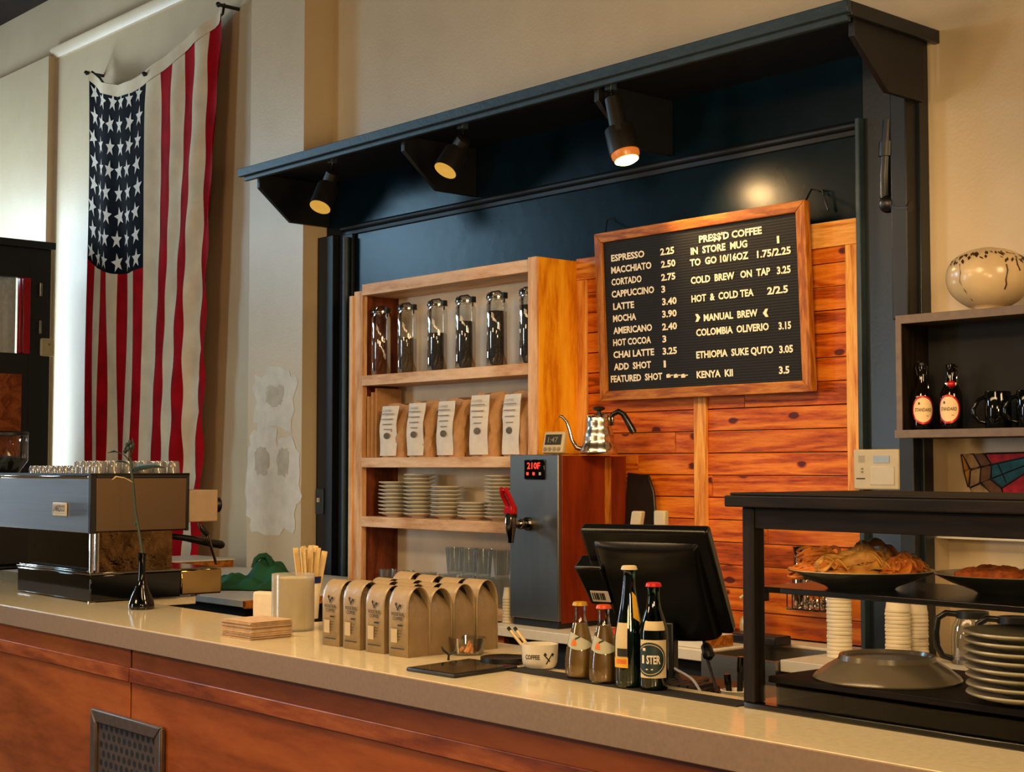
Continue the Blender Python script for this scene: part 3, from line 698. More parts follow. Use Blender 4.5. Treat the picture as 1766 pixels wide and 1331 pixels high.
for i, (px, py) in enumerate(sk):
    q = A(px+3, py, y=YC+.03)
    t = thing('coffee_sack', 'large kraft coffee bag with pale label, %s on the second shelf' % nm[i], 'coffee bag', (q.x, YC+.085, 1.5985), [.10, .05, 0, .06, -.05][i], 'large kraft coffee bags on the second shelf')
    H = [.258, .266, .268, .288, .285][i]
    obj('bag_body', make_sack(.165, H, .12, i*3+1), M['kraft'], t)
    def Q(u, v, H=H): return ((-.076+u*.118), -.0655-.004*math.sin(PI*u)+.012*max(0, v-.62)/.3+.003*math.sin(9*v+5*u+i), H*(.03+.93*v))
    obj('front_label', MB().grid(lambda u, v: Q(u, v), 6, 8), M['label'], t)
    pr = MB()
    for k in range(4): pr.box(-.065+.008*k, .030-.008*k, -.0745, -.0725, H*(.80-.095*k), H*(.80-.095*k)+.004)
    pr.merge(text('COFFEE', .010, .075).xf(Matrix.Translation((-.062, -.0735, H*.85))))
    pr.lathe([(0, 0), (.022, 0)], 16, m=0); n = len(pr.v)
    for k in range(n-32, n): v = pr.v[k]; pr.v[k] = (v[0]-.02, -.0735+v[1]*.01, H*.40+v[1]*.7)
    obj('label_print', pr, M['ink_grey'], t)
    obj('top_fold', MB().box(-.076, .076, .002, .03, H-.028, H-.002), M['kraft'], t, .003)
q = A(646, 789, y=YC+.05)
fb = thing('flat_paper_sack', 'folded flat brown paper bags at the left end of the second shelf', 'paper bag', (q.x+.02, YC+.07, 1.5985))
for k in range(3): obj('folded_bag', MB().box(-.045+.017*k, -.032+.017*k, -.05+.012*k, .13, 0, .30+.02*k), M['kraft'], fb, .002)

# saucer stacks: every saucer is its own
def saucer_mesh(R=.078):
    return MB().lathe([(.0, .0), (R*.48, .0), (R*.5, .004), (R*.62, .007), (R*.98, .017), (R, .019), (R*.98, .0215), (R*.6, .012), (R*.48, .008), (0, .008)], 32, cap=False)
sm = obj('saucer', saucer_mesh(), M['ceramic']); first = True
stk = [(677, 9, .0185, 'leftmost'), (721, 11, .0185, 'second'), (768, 8, .0185, 'middle'), (815, 5, .0145, 'short fourth'), (862, 12, .0165, 'rightmost')]
for px, n, dz, w in stk:
    q = A(px, 890, y=YC+.09)
    for k in range(n):
        lb = 'white saucer, %s of the %s saucer stack on the third shelf' % (ORD[n-1-k], w)
        o = sm if first else sm.copy()
        if not first: COL.objects.link(o)
        first = False
        tag(o, lb, 'saucer', 'white saucers stacked on the third shelf'); o.location = (q.x+rnd.uniform(-.002, .002), YC+.10+rnd.uniform(-.002, .002), 1.3125+k*dz)
# tumblers on the lowest visible shelf
def tumbler_mesh(R=.043, h=.125):
    return MB().lathe([(0, .004), (R*.74, .0), (R*.78, .012), (R, h), (R-.003, h), (R*.74, .016), (0, .014)], 24, cap=False)
tm = obj('tumbler', tumbler_mesh(), M['glass_dim']); first = True
rows = [(A(p, 1040, y=YC+.09).x, YC+.09, .9305, 'bottom row') for p in (668, 700, 738, 772, 806, 838, 868)]
rows += [(A(p, 960, y=YC+.09).x, YC+.09, .9305+.1265, 'upper row') for p in (784, 809, 834, 866)]
cnt = {}
for x, y, z, w in rows:
    o = tm if first else tm.copy()
    if not first: COL.objects.link(o)
    first = False; cnt[w] = cnt.get(w, 0)+1
    tag(o, 'clear tumbler in the %s under the saucers, number %s from the left' % (w, ['one', 'two', 'three', 'four', 'five', 'six', 'seven'][cnt[w]-1]), 'glass', 'clear tumblers on the low shelf'); o.location = (x, y, z)

# ------------------------------------------------------------------ menu board
TL, BR = A(1027, 408, y=4.50), A(1395, 675, y=4.535)
BW = 1.105; BH = TL.z-BR.z+.012
bd = thing('menu_board', 'black letter board menu in an oak frame hanging on the pine panelling', 'menu board', (TL.x, 4.548, BR.z))
tilt = -math.atan2(.035, BH); bd.rotation_euler = (-tilt*1, 0, 0)
FW = .042
obj('letter_panel', MB().box(FW*.8, BW-FW*.8, -.010, .01, FW*.8, BH-FW*.8), M['felt'], bd)
gr = MB()
for k in range(int((BH-2*FW)/.011)): gr.box(FW, BW-FW, -.0118, -.0095, FW+.002+k*.011, FW+.0085+k*.011)
obj('felt_grooves', gr, M['felt'], bd)
def frame_piece(poly, mat):
    return obj('frame_rail', MB().prism(poly, 'y', -.024, .012), mat, bd, .003)
frame_piece([(0, 0), (BW, 0), (BW-FW, FW), (FW, FW)], M['oak']); frame_piece([(FW, BH-FW), (BW-FW, BH-FW), (BW, BH), (0, BH)], M['oak'])
frame_piece([(0, 0), (FW, FW), (FW, BH-FW), (0, BH)], M['oak_v']); frame_piece([(BW-FW, FW), (BW, 0), (BW, BH), (BW-FW, BH-FW)], M['oak_v'])
obj('back_board', MB().box(.004, BW-.004, .004, .014, .004, BH-.004), M['counter_rail'], bd)
Rinv = Matrix.Rotation(-bd.rotation_euler[0], 4, 'X')
nrm = Matrix.Rotation(bd.rotation_euler[0], 3, 'X') @ Vector((0, -1, 0)); org = Vector(bd.location)+nrm*.012
def BP(cx_, cy_):
    """point of the letter panel (board coordinates) under a spot of the photo"""
    px, py = 1010+cx_/3.6975, 340+cy_/3.6975
    r = _F + _R*((px-CX)/FPX) - _U*((py-CY)/FPX)
    t = (org-CAM).dot(nrm)/r.dot(nrm); p = Rinv @ (CAM+r*t-Vector(bd.location)); return p.x, p.z
lines = [('ESPRESSO',165,410,378),('2.25',478,370,567),('MACCHIATO',165,487,423),('2.50',483,450,575),('CORTADO',167,563,360),('2.75',484,533,575),
 ('CAPPUCCINO',168,640,440),('3',485,608,510),('LATTE',178,718,312),('3.40',490,688,583),('MOCHA',177,795,325),('3.90',490,767,583),('AMERICANO',179,872,427),('2.40',490,848,585),
 ('HOT COCOA',178,948,420),('3',492,925,517),('CHAI LATTE',179,1025,440),('3.25',493,1003,585),('ADD  SHOT',183,1102,420),('1',500,1084,514),('FEATURED  SHOT',163,1180,492),
 ("PRE$$'D COFFEE",725,290,1128),('1',1222,293,1237),('IN  STORE  MUG',672,367,1035),('TO  GO 10/16OZ',668,440,1042),('1.75/2.25',1095,387,1312),('COLD  BREW   ON  TAP',673,553,1182),('3.25',1222,490,1310),
 ('HOT  &  COLD TEA',677,670,1075),('2/2.5',1160,620,1293),('MANUAL  BREW',755,790,1100),('COLOMBIA  OLIVERIO',707,885,1172),('3.15',1233,843,1313),
 ('ETHIOPIA  SUKE QUTO',708,1027,1200),('3.05',1237,993,1325),('KENYA  KII',710,1153,942),('3.5',1235,1125,1302)]
for s, xl, yb, xr in lines:
    x0, z0 = BP(xl, yb); x1, _ = BP(xr, yb)
    o = obj('menu_lettering', text(s, .0265, max(.006, x1-x0), bold=.034, ext=.0).xf(Matrix.Translation((x0, -.0135, z0))), M['letter'], bd, fix=False)
for k in range(3):   # pointing hands
    x0, z0 = BP(517+47*k, 1142); w = BP(517+42, 1142)[0]-BP(517, 1142)[0]
    h = MB().box(0, w*.42, -.0138, -.0125, -.006, .008).box(w*.38, w, -.0138, -.0125, .0015, .0055).box(w*.38, w*.62, -.0138, -.0125, -.005, .0005).box(w*.2, w*.5, -.0138, -.0125, .007, .0095)
    h.xf(Matrix.Translation((x0, 0, z0)))
    obj('pointing_hand', h, M['letter'], bd)
for cx_, s in ((702, 1), (1167, -1)):
    x0, z0 = BP(cx_, 795 if s > 0 else 762); w = .026; hh = .0155
    poly = [(0, 0), (w*.5, 0), (w, hh), (w*.5, 2*hh), (0, 2*hh), (w*.35, hh)]
    obj('arrow_mark', MB().prism([(x0+s*p[0], z0+p[1]) for p in poly], 'y', -.0138, -.0125), M['letter'], bd)
# hanging wires
wl = A(1047, 380, y=4.6); wr = A(1398, 326, y=4.6); wr2 = A(1418, 328, y=4.6); wr3 = A(1427, 362, y=4.6)
loc = Vector(bd.location); I = lambda p: Rinv @ (Vector(p)-loc)
obj('hanging_wire', MB().tube([(.045, .0, BH-.005), I((wl.x, 4.60, wl.z)), I((wl.x+.02, 4.615, wl.z+.01))], .0028, 6), M['chrome_dim'], bd)
obj('hanging_wire', MB().tube([(BW-.02, .012, BH-.002), I((wr.x, 4.605, wr.z)), I((wr2.x, 4.60, wr2.z)), I((wr3.x, 4.605, wr3.z))], .004, 6), M['black'], bd)

# ------------------------------------------------------------------ back counter, boiler and what stands on it
YB = 4.10
bc = thing('back_counter', 'white topped back counter carrying the water boiler', 'counter', (0, 0, 0))
XL = -4.735
obj('top', MB().box(-4.80, -1.2, YB, 4.34, .86, .90).box(-4.73, -1.2, 4.34, 4.60, .86, .90).box(-2.99, -1.2, 4.60, 4.775, .86, .90), M['white_lam'], bc, .003)
obj('cabinet_body', MB().box(-4.70, -1.2, YB+.06, 4.59, 0, .859), M['black_matte'], bc)
obj('end_panel', MB().box(-4.79, -4.701, YB+.03, 4.335, 0, .859), M['counter_wood'], bc, .002)
BX0, BX1, BY0, BY1 = -4.725, -4.43, 4.185, 4.62
bo = thing('water_boiler', 'tall steel fronted hot water boiler with brown sides and a red tap', 'water boiler', (BX0, BY0, .9005))
bw, bh, bdp = BX1-BX0, .702, .43
obj('front_panel', MB().box(0, bw-.001, 0, .02, .03, bh), M['steel'], bo, .004)
obj('body', MB().box(.006, bw, .0205, .30, .022, bh-.004).box(.008, bw-.003, .30, bdp-.035, .022, bh-.006), M['brown_lam'], bo, .003)
obj('base', MB().box(.01, bw-.01, .01, bdp-.05, 0, .03), M['black'], bo, .003)
obj('side_strip', MB().box(bw, bw+.003, .265, .30, .03, bh-.01), M['oak_v'], bo)
dp = A(921, 810, y=BY0) - Vector((BX0, BY0, .9005))
obj('display_panel', MB().box(dp.x-.055, dp.x+.068, -.006, 0, dp.z-.04, dp.z+.042), M['black_gloss'], bo, .003)
for ch, k in (('2', 0), ('1', 1), ('0', 2), ('F', 3)):
    pass
obj('led_digits', text('210F', .026, .078, bold=.01).xf(Matrix.Translation((dp.x-.035, -.0068, dp.z+.004))), M['red_led'], bo, fix=False)
for k, mt in ((-.033, 'red_led'), (.004, 'red_led'), (.042, 'cream_plastic')):
    obj('indicator', MB().box(dp.x+k-.005, dp.x+k+.006, -.0078, -.006, dp.z-.022, dp.z-.010), M[mt], bo)
tp = A(912, 903, y=BY0) - Vector((BX0, BY0, .9005))
fo = A(888, 897, y=BY0-.10) - Vector((BX0, BY0, .9005))
tx = tp.x
ta = obj('tap', MB().cyl((tx, 0, tp.z), (tx, -.012, tp.z), .028).tube([(tx, -.01, tp.z), (tx, -.05, tp.z), (tx, -.09, tp.z)], [.016, .013, .019]).sphere((tx, -.045, tp.z), .022, 14, 10)
    .tube([(tx, -.10, tp.z+.03), (tx, -.10, tp.z+.0), (tx, -.10, tp.z-.05), (tx, -.10, tp.z-.075)], [.022, .024, .016, .012], 16), M['chrome_dim'], bo)
obj('tap_collar', MB().lathe([(.0, .028), (.026, .028), (.027, .04), (.018, .047), (0, .047)], 18, (tx, -.10, tp.z), cap=False), M['black'], ta)
h = MB()
z0 = tp.z+.045
h.tube([(tx-.016, -.10, z0), (tx-.018, -.10, z0+.03), (tx-.022, -.125, z0+.075), (tx-.015, -.135, z0+.10), (tx+.005, -.135, z0+.10), (tx+.014, -.12, z0+.07), (tx+.016, -.10, z0+.03), (tx+.016, -.10, z0)], [.011, .011, .010, .012, .012, .010, .011, .011], 10)
h.box(tx-.024, tx+.024, -.118, -.084, z0-.004, z0+.028)
obj('red_handle', h, M['red_plastic'], ta, .004)
topz_ = .9005+bh
# dark board leaning behind the boiler
q = A(1112, 850, y=4.5)
tr = thing('black_tray', 'black tray standing behind the water boiler against the pine planks', 'tray', (q.x-.02, 4.53, .9005))
def trp(u, v): return (-.16+.32*u, .005+.03*v, .0+.70*v*(1-.10*abs(2*u-1)**4))
obj('tray_board', MB().prism([(-.15, 0), (.032, 0), (.026, .42), (.005, .55), (-.03, .62), (-.15, .63)], 'y', 0, .012), M['black'], tr, .004); tr.rotation_euler = (math.radians(-4), 0, 0)
# timer on the boiler
q = A(954, 781, y=BY0+.035)
ti = thing('timer', 'small cream kitchen timer with a grey screen on top of the boiler', 'timer', (q.x, BY0+.035, topz_+.001), .18)
tb = MB().box(-.052, .052, -.012, .012, 0, .092)
b_ = obj('case', tb, M['cream_plastic'], ti, .008, seg=3); b_.rotation_euler = (math.radians(-14), 0, 0); b_.location = (0, 0, .003)
o = obj('screen', MB().box(-.041, .041, -.0135, -.0115, .034, .078), M['lcd'], ti, .001); o.rotation_euler = b_.rotation_euler; o.location = b_.location
o = obj('screen_digits', text('1:47', .022, .05, bold=.01).xf(Matrix.Translation((-.026, -.0142, .044))), M['ink_grey'], ti, fix=False); o.rotation_euler = b_.rotation_euler; o.location = b_.location
for k in (-.034, -.012, .012, .034):
    o = obj('button', MB().lathe([(0, -.004), (.008, -.004), (.008, .003), (0, .003)], 14, cap=False).xf(Matrix.Translation((k, -.0125, .016)) @ Matrix.Rotation(PI/2, 4, 'X')), M['ink_grey'], ti); o.rotation_euler = b_.rotation_euler; o.location = b_.location
obj('stand', MB().prism([(.005, .0), (.05, 0), (.012, .06)], 'x', -.03, .03), M['cream_plastic'], ti)
# gooseneck kettle
q = A(1033, 783, y=BY0+.19)
ke = thing('gooseneck_kettle', 'steel gooseneck kettle with a black handle on top of the boiler', 'kettle', (q.x, BY0+.19, topz_+.0005), math.radians(28))
R0, R1, KH = .077, .049, .148
prof = [(0, .0), (R0-.004, .0), (R0, .006)]
for k in range(1, 25):
    t = k/24; prof.append((R0+(R1-R0)*t+.0022*math.sin(t*PI*5)*(1-t*.3)-.004*math.sin(PI*t), .006+KH*t))
kb = MB()
n = 40
vs = []; fs = []
for i in range(n):
    a = 2*PI*i/n; fl = 1+.018*math.cos(14*a)
    for j, (r_, z_) in enumerate(prof): k_ = 1 if j < 3 or j > 24 else fl; vs.append((r_*k_*math.cos(a), r_*k_*math.sin(a), z_))
kN = len(prof)
for i in range(n):
    j = (i+1) % n
    for q_ in range(kN-1): fs.append((i*kN+q_, j*kN+q_, j*kN+q_+1, i*kN+q_+1))
kb.add(vs, fs, 0, True)
obj('kettle_body', kb, M['kettle_steel'], ke)
li = obj('lid', MB().lathe([(R1+.003, .152), (R1+.004, .158), (R1-.004, .163), (.015, .168), (0, .168)], 32, cap=False), M['chrome'], ke)
obj('lid_knob', MB().lathe([(.008, .167), (.009, .178), (.024, .184), (.026, .192), (.02, .197), (0, .198)], 20, cap=False), M['black'], li)
obj('spout', MB().tube([(-R0+.008, 0, .022), (-R0-.018, 0, .028), (-R0-.040, 0, .06), (-R0-.050, 0, .10), (-R0-.062, 0, .135), (-R0-.082, 0, .158), (-R0-.094, 0, .160)], [.011, .010, .0085, .0075, .007, .0065, .006], 12), M['chrome'], ke)
obj('handle', MB().tube([(R1-.002, 0, .142), (R1+.012, 0, .165), (R1+.035, 0, .176), (R1+.055, 0, .165), (R1+.075, 0, .132), (R1+.092, 0, .102), (R1+.100, 0, .088)], [.009, .010, .012, .012, .013, .0145, .013], 14), M['black_plastic'], ke)
obj('handle_bracket', MB().box(R1-.006, R1+.014, -.010, .010, .118, .156), M['chrome_dim'], ke, .003)
q = A(992, 783, y=BY0+.12)
ds = thing('boiler_top_tray', 'thin dark tray lying on the boiler beside the kettle', 'tray', (q.x, BY0+.10, topz_))
ds['label'] = 'thin dark mat lying on top of the boiler between timer and kettle'
obj('mat_sheet', MB().box(-.04, .03, -.03, .03, .0003, .006), M['counter_rail'], ds, .002)
# ------------------------------------------------------------------ the long counter
CZ = 1.05; CT = -0.0224
CM = Matrix.Translation((0, 2.165, 0)) @ Matrix.Rotation(CT, 4, 'Z'); CI = CM.inverted()
def cloc(px, py, z=CZ):
    return A(px, py, z=z)
def cuv(px, py, z=CZ): return CI @ A(px, py, z=z)
ct = thing('countertop', 'long cream stone countertop with a thick edge across the front', 'countertop', (0, 2.165, 0), CT)
uc = -3.07; um = -5.25
slab = [(-9, 0), (0.2, 0), (0.2, .80), (-2.10+.03, .80), (-2.10+.03, .40), (uc, .40), (uc, .57), (um, .57), (um, 1.02), (-9, 1.02)]
q = cuv(1281, 1220)
ul = q.x-.012
slab = [(-9, 0), (0.2, 0), (0.2, .78), (ul, .78), (ul, .372), (uc, .372), (uc, .625), (-4.12, .625), (-4.12, .45), (um, .45), (um, .72), (-9, .72)]
obj('slab', MB().prism(slab, 'z', CZ-.03, CZ), M['quartz'], ct, .003)
obj('front_edge', MB().box(-9, .2, -.003, .03, CZ-.068, CZ-.0012), M['quartz_edge_shade'], ct, .002)
cb = thing('counter_base', 'brown plywood counter front with a raised rail and a dark panel seam', 'counter', (0, 2.165, 0), CT)
us = cuv(228, 1078).x+.005
obj('front_panel', MB().box(-9, us-.006, .032, .05, 0, CZ-.069), M['counter_wood'], cb, .002)
obj('front_panel', MB().box(us+.006, .2, .032, .05, 0, CZ-.069), M['counter_wood'], cb, .002)
obj('carcass', MB().box(-9, .2, .051, .36, 0, CZ-.069).box(-9, um-.02, .36, .68, 0, CZ-.031).box(um-.02, -4.14, .36, .44, 0, CZ-.031).box(-4.14, uc-.02, .36, .56, 0, CZ-.031).box(ul+.02, .2, .36, .74, 0, CZ-.031), M['black_matte'], cb)
obj('rail', MB().box(-9, us-.002, .024, .0325, .872, .918), M['counter_rail'], cb, .003)
obj('rail', MB().box(us+.002, .2, .024, .0325, .872, .918), M['counter_rail'], cb, .003)
# vent grille
yv = lambda px, py: CI @ A(px, py, y=2.165+.03-CT*0)
def front(px, py):
    """point of the counter's front face (counter coordinates)"""
    n = CM.to_3x3() @ Vector((0, 1, 0)); o = CM @ Vector((0, .024, 0)); r = _F + _R*((px-CX)/FPX) - _U*((py-CY)/FPX)
    return CI @ (CAM + r*((o-CAM).dot(n)/r.dot(n)))
v0, v1 = front(161, 1222), front(283, 1252)
vw = v1.x-v0.x; vh = .34; zt_ = (v0.z+v1.z)/2
vg = thing('vent_grille', 'brown metal vent grille with round holes on the counter front', 'vent', CM @ Vector((v0.x, .0315, zt_-vh)), CT)
fw = .042
for poly in ([(0, 0), (vw, 0), (vw-fw, fw), (fw, fw)], [(fw, vh-fw), (vw-fw, vh-fw), (vw, vh), (0, vh)], [(0, 0), (fw, fw), (fw, vh-fw), (0, vh)], [(vw-fw, fw), (vw, 0), (vw, vh), (vw-fw, vh-fw)]):
    obj('frame', MB().prism(poly, 'y', -.02, 0), M['vent'], vg, .006)
pl = MB().box(fw-.004, vw-fw+.004, -.008, -.001, fw-.004, vh-fw+.004)
obj('perforated_plate', pl, M['vent'], vg)
hl = MB(); dx = (vw-2*fw)/11.2; j = 0; z = fw+.014
while z < vh-fw-.008:
    for i in range(11):
        x = fw+dx*(.6+i+(.5 if j % 2 else 0))
        if x < vw-fw-.006: hl.add([(x+dx*.30*math.cos(a*PI/5), -.0084, z+dx*.30*math.sin(a*PI/5)) for a in range(10)], [tuple(range(10))])
    z += dx*.80; j += 1
obj('holes', hl, M['black_matte'], vg, fix=False)

# ------------------------------------------------------------------ coffee bags in rows of four
def coffee_bag_parts(t):
    w, d, h = .080, .074, .182
    prof = []
    hs = .128
    prof = [(0, 0), (0, hs)]
    for k in range(1, 12):
        a = PI*k/12; prof.append((d/2-d/2*math.cos(a), hs+(h-hs)*math.sin(a)))
    prof += [(d, hs), (d, 0)]
    # body: lower block whose gusseted ends fold inward under the arch
    body = MB()
    gy = [(0, 0), (d, 0)]
    for s in (0, 1):
        x = w-.003 if s else .003; xi = w-.026 if s else .026
        P = [(x, .002, 0), (x, d-.002, 0), (x, d-.002, hs-.012), (x, .002, hs-.012), (x, d/2, hs+.004), (xi, .004, hs+.018), (xi, d-.004, hs+.018), (xi, d/2, h-.012)]
        body.add(P, [(0, 1, 2, 4, 3), (3, 4, 7, 5), (4, 2, 6, 7)] if s else [(3, 4, 2, 1, 0), (5, 7, 4, 3), (7, 6, 2, 4)], 0)
    body.box(.0035, w-.0035, .003, d-.003, 0, hs-.016)
    obj('gusset', body, M['kraft_pale'], t, fix=False)
    sh = MB(); n = len(prof)
    nx = 8
    vv = []
    for i in range(nx+1):
        for (y, z) in prof:
            bulge = .003*math.sin(PI*i/nx)*math.sin(PI*min(1, z/hs)) if z > 0 else 0
            vv.append((w*i/nx, y+(-bulge if y < d/2 else bulge), z))
    sh.add(vv, [(i*n+j, (i+1)*n+j, (i+1)*n+j+1, i*n+j+1) for i in range(nx) for j in range(n-1)], 0, True)
    obj('wrap', sh, M['kraft_wrap_lit'], t, solid=.0012)
    obj('inside', MB().prism([(.004, hs-.01)]+[(y+(.002 if y < d/2 else -.002), z-.003) for y, z in prof[1:-1]]+[(d-.004, hs-.01)], 'x', .027, w-.027), M['kraft_hollow_shade'], t)
    pr = MB()
    yy = -.0042
    pr.merge(text('WOOD BURL', .0088, .056, bold=.02).xf(Matrix.Translation((.013, yy, .107))))
    pr.merge(text('COFFEE', .0088, .040, bold=.02).xf(Matrix.Translation((.020, yy, .095))))
    for a, b in (((.030, .138), (.041, .122)), ((.050, .137), (.038, .121))):   # crossed axes
        pr.merge(axe(Vector((a[0], 0, a[1])), Vector((b[0], 0, b[1])), .0016).xf(Matrix.Translation((0, yy, 0))))
    pr.box(.040, .060, yy, yy+.0006, .080, .0845).box(.012, .068, yy, yy+.0006, .020, .0225)
    for k in range(4): pr.box(.042, .058-.003*k, yy, yy+.0006, .068-.008*k, .0695-.008*k)
    obj('bag_print', pr, M['ink'], t, fix=False)
    obj('clear_label', MB().box(.012, .038, yy, yy+.0006, .036, .072), M['kraft_label'], t)
def axe(a, b, r):
    d = (b-a).normalized(); n = Vector((-d.z, 0, d.x)); q = [a-n*r, b-n*r, b+n*r, a+n*r]
    m = MB().prism([(p.x, p.z) for p in q], 'y', 0, .0006)
    e = a+d*r*1.5; q = [e-n*r*.5-d*r*1.5, e+n*r*3.5-d*r*2.6, e+n*r*3.5+d*r*2.6, e-n*r*.5+d*r*1.5]
    return m.merge(MB().prism([(p.x, p.z) for p in q], 'y', 0, .0006))
b0 = cuv(700, 1135)
proto = None
rowname = ['front row', 'second row', 'third row', 'rear row']; colname = ['leftmost', 'second from the left', 'third from the left', 'rightmost']
for col in range(4):
    for row in range(4):
        u = b0.x-.080-.1075*(3-col)+rnd.uniform(-.003, .003); v = b0.y+.002+.079*row
        lb = 'kraft coffee bag on the counter, %s, %s' % (rowname[row], colname[col])
        p = CM @ Vector((u, v, CZ+.0005)); rz = CT+rnd.uniform(-.05, .05)
        if proto is None:
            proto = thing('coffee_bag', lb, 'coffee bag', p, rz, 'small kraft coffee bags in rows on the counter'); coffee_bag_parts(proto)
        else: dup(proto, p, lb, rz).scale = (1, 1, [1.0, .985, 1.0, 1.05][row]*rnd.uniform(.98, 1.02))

# ------------------------------------------------------------------ left counter things
q = cuv(377, 1096)
na = thing('napkin_stack', 'stack of brown paper napkins on the cream counter', 'napkins', CM @ Vector((q.x, q.y, CZ+.0005)), CT+.06)
q1 = cuv(432, 1105); q2 = cuv(485, 1097)
mbn = MB(); r = random.Random(4)
L = .155
for k in range(26):
    z = k*.0020; o1, o2 = r.uniform(-.003, .003), r.uniform(-.003, .003)
    mbn.box(o1, L+o1, o2, L*.93+o2, z, z+.0013+r.uniform(0, .0006))
na.location = CM @ Vector((q1.x-L-.002, q1.y-.006, CZ+.0005))
obj('napkin_sheets', mbn, M['napkin'], na)
# clear round tub with lid
q = cloc(500, 1103)
tubq = A(467, 1095, z=CZ); R_ = .066
tu = thing('acrylic_canister', 'clear frosted canister between the napkins and the coffee bags', 'canister', (A(505, 1086, z=CZ).x, A(505, 1086, z=CZ).y, CZ+.0005))
ch = .172
obj('canister_wall', MB().lathe([(R_-.002, .0), (R_, .002), (R_, ch), (R_-.002, ch), (R_-.002, .004)], 40, cap=False), M['acrylic'], tu)
obj('canister_base', MB().lathe([(0, 0), (R_-.003, 0), (R_-.003, .006), (0, .006)], 40, cap=False), M['acrylic'], tu)
obj('contents', MB().lathe([(0, .0065), (R_-.006, .0065), (R_-.006, ch*.93), (0, ch*.95)], 32, cap=False), M['cream_fill'], tu)
q = A(450, 1068, z=CZ)
nb = thing('folded_towels', 'pale folded paper towels standing behind the napkin stack', 'paper towel', (q.x-.01, q.y+.035, CZ+.0005), .25)
obj('towel_pad', MB().box(-.055, .055, -.02, .02, 0, .088), M['paper'], nb, .008); 
# cup of wrapped sticks
q = A(530, 1085, z=CZ)
sc = thing('stick_cup', 'blue rimmed cup holding paper wrapped stir sticks behind the canister', 'cup', (A(531, 1066, z=CZ).x, A(531, 1066, z=CZ).y, CZ+.0005))
obj('cup_wall', MB().lathe([(0, 0), (.034, 0), (.043, .135), (.041, .135), (.033, .004), (0, .004)], 28, cap=False), M['cup_paper'], sc)
obj('blue_band', MB().lathe([(.0422, .117), (.0435, .117), (.045, .139), (.042, .139)], 28, cap=False), M['blue_rim'], sc)
r = random.Random(8)
for k in range(18):
    a = 2*PI*k/18+r.uniform(-.2, .2); rr = .010+.020*(k % 3)/2
    x0, y0 = rr*.6*math.cos(a), rr*.6*math.sin(a); x1, y1 = (rr*1.5+.008)*math.cos(a), (rr*1.5+.008)*math.sin(a)
    st = thing('stir_stick', 'paper wrapped stir stick in the blue rimmed cup', 'stir stick', Vector(sc.location)+Vector((x0, y0, .006)), 0, 'wrapped stir sticks')
    st.rotation_euler = (-(y1-y0)/.2, (x1-x0)/.2, a)
    obj('wrapped_stick', MB().box(-.010, .010, -.002, .002, 0, .225+r.uniform(-.012, .012)), M['straw'], st)
# green cloth on the side bench
ZG = 1.0
gb = thing('side_bench', 'pale side bench with a wooden edge behind the coffee machine', 'counter', (0, 0, 0))
obj('bench_top', MB().box(-8.3, -5.44, 3.34, 4.335, ZG-.03, ZG).box(-8.3, -6.14, 4.335, 4.455, ZG-.03, ZG), M['white_lam'], gb, .003)
obj('bench_edge', MB().box(-5.44, -5.42, 3.34, 4.335, ZG-.034, ZG-.001), M['oak'], gb, .002)
obj('bench_body', MB().box(-8.2, -5.55, 3.42, 4.33, 0, ZG-.031), M['black_matte'], gb)
def cloth_fn(u, v):
    x = u*.42; y = v*.26
    e = math.sin(PI*min(1, max(0, u)))**.35*math.sin(PI*v)**.5
    hgt = .062+.030*math.sin(9*u+2*v+.4)+.075*math.exp(-((u-.50)/.17)**2-((v-.55)/.35)**2)+.012*math.sin(26*u-9*v)+.010*math.sin(21*v+13*u)
    if u > .72: hgt *= max(.35, 1-(u-.72)*2.4)
    return (x+.012*math.sin(9*v), y+.016*math.sin(9*u), max(.003, e*max(.015, hgt)))
q = A(366, 1019, z=ZG)
gc = thing('green_cloth', 'crumpled dark green cloth lying on the side bench', 'cloth', (q.x, q.y, ZG+.002), YAW)
obj('cloth_sheet', MB().grid(cloth_fn, 70, 46), M['green_cloth'], gc, solid=.003)
k0 = cloth_fn(.5, .5)
obj('cloth_fold', MB().tube([(k0[0]-.035, k0[1], k0[2]-.03), (k0[0]-.022, k0[1]-.004, k0[2]+.008), (k0[0]-.005, k0[1]-.004, k0[2]+.022), (k0[0]+.02, k0[1], k0[2]+.026), (k0[0]+.036, k0[1], k0[2]+.012), (k0[0]+.05, k0[1], k0[2]-.04)], [.012, .013, .013, .013, .014, .012], 10), M['green_cloth'], gc)
wb = thing('wooden_tray', 'long pale topped wooden tray on the side bench left of the green cloth', 'tray', (-7.55, 3.98, ZG+.0005))
obj('tray_side', MB().box(-.20, .22, 0, .46, 0, .035), M['oak'], wb, .003); obj('tray_top', MB().box(-.205, .23, -.01, .465, .0355, .045), M['white_lam'], wb, .003)

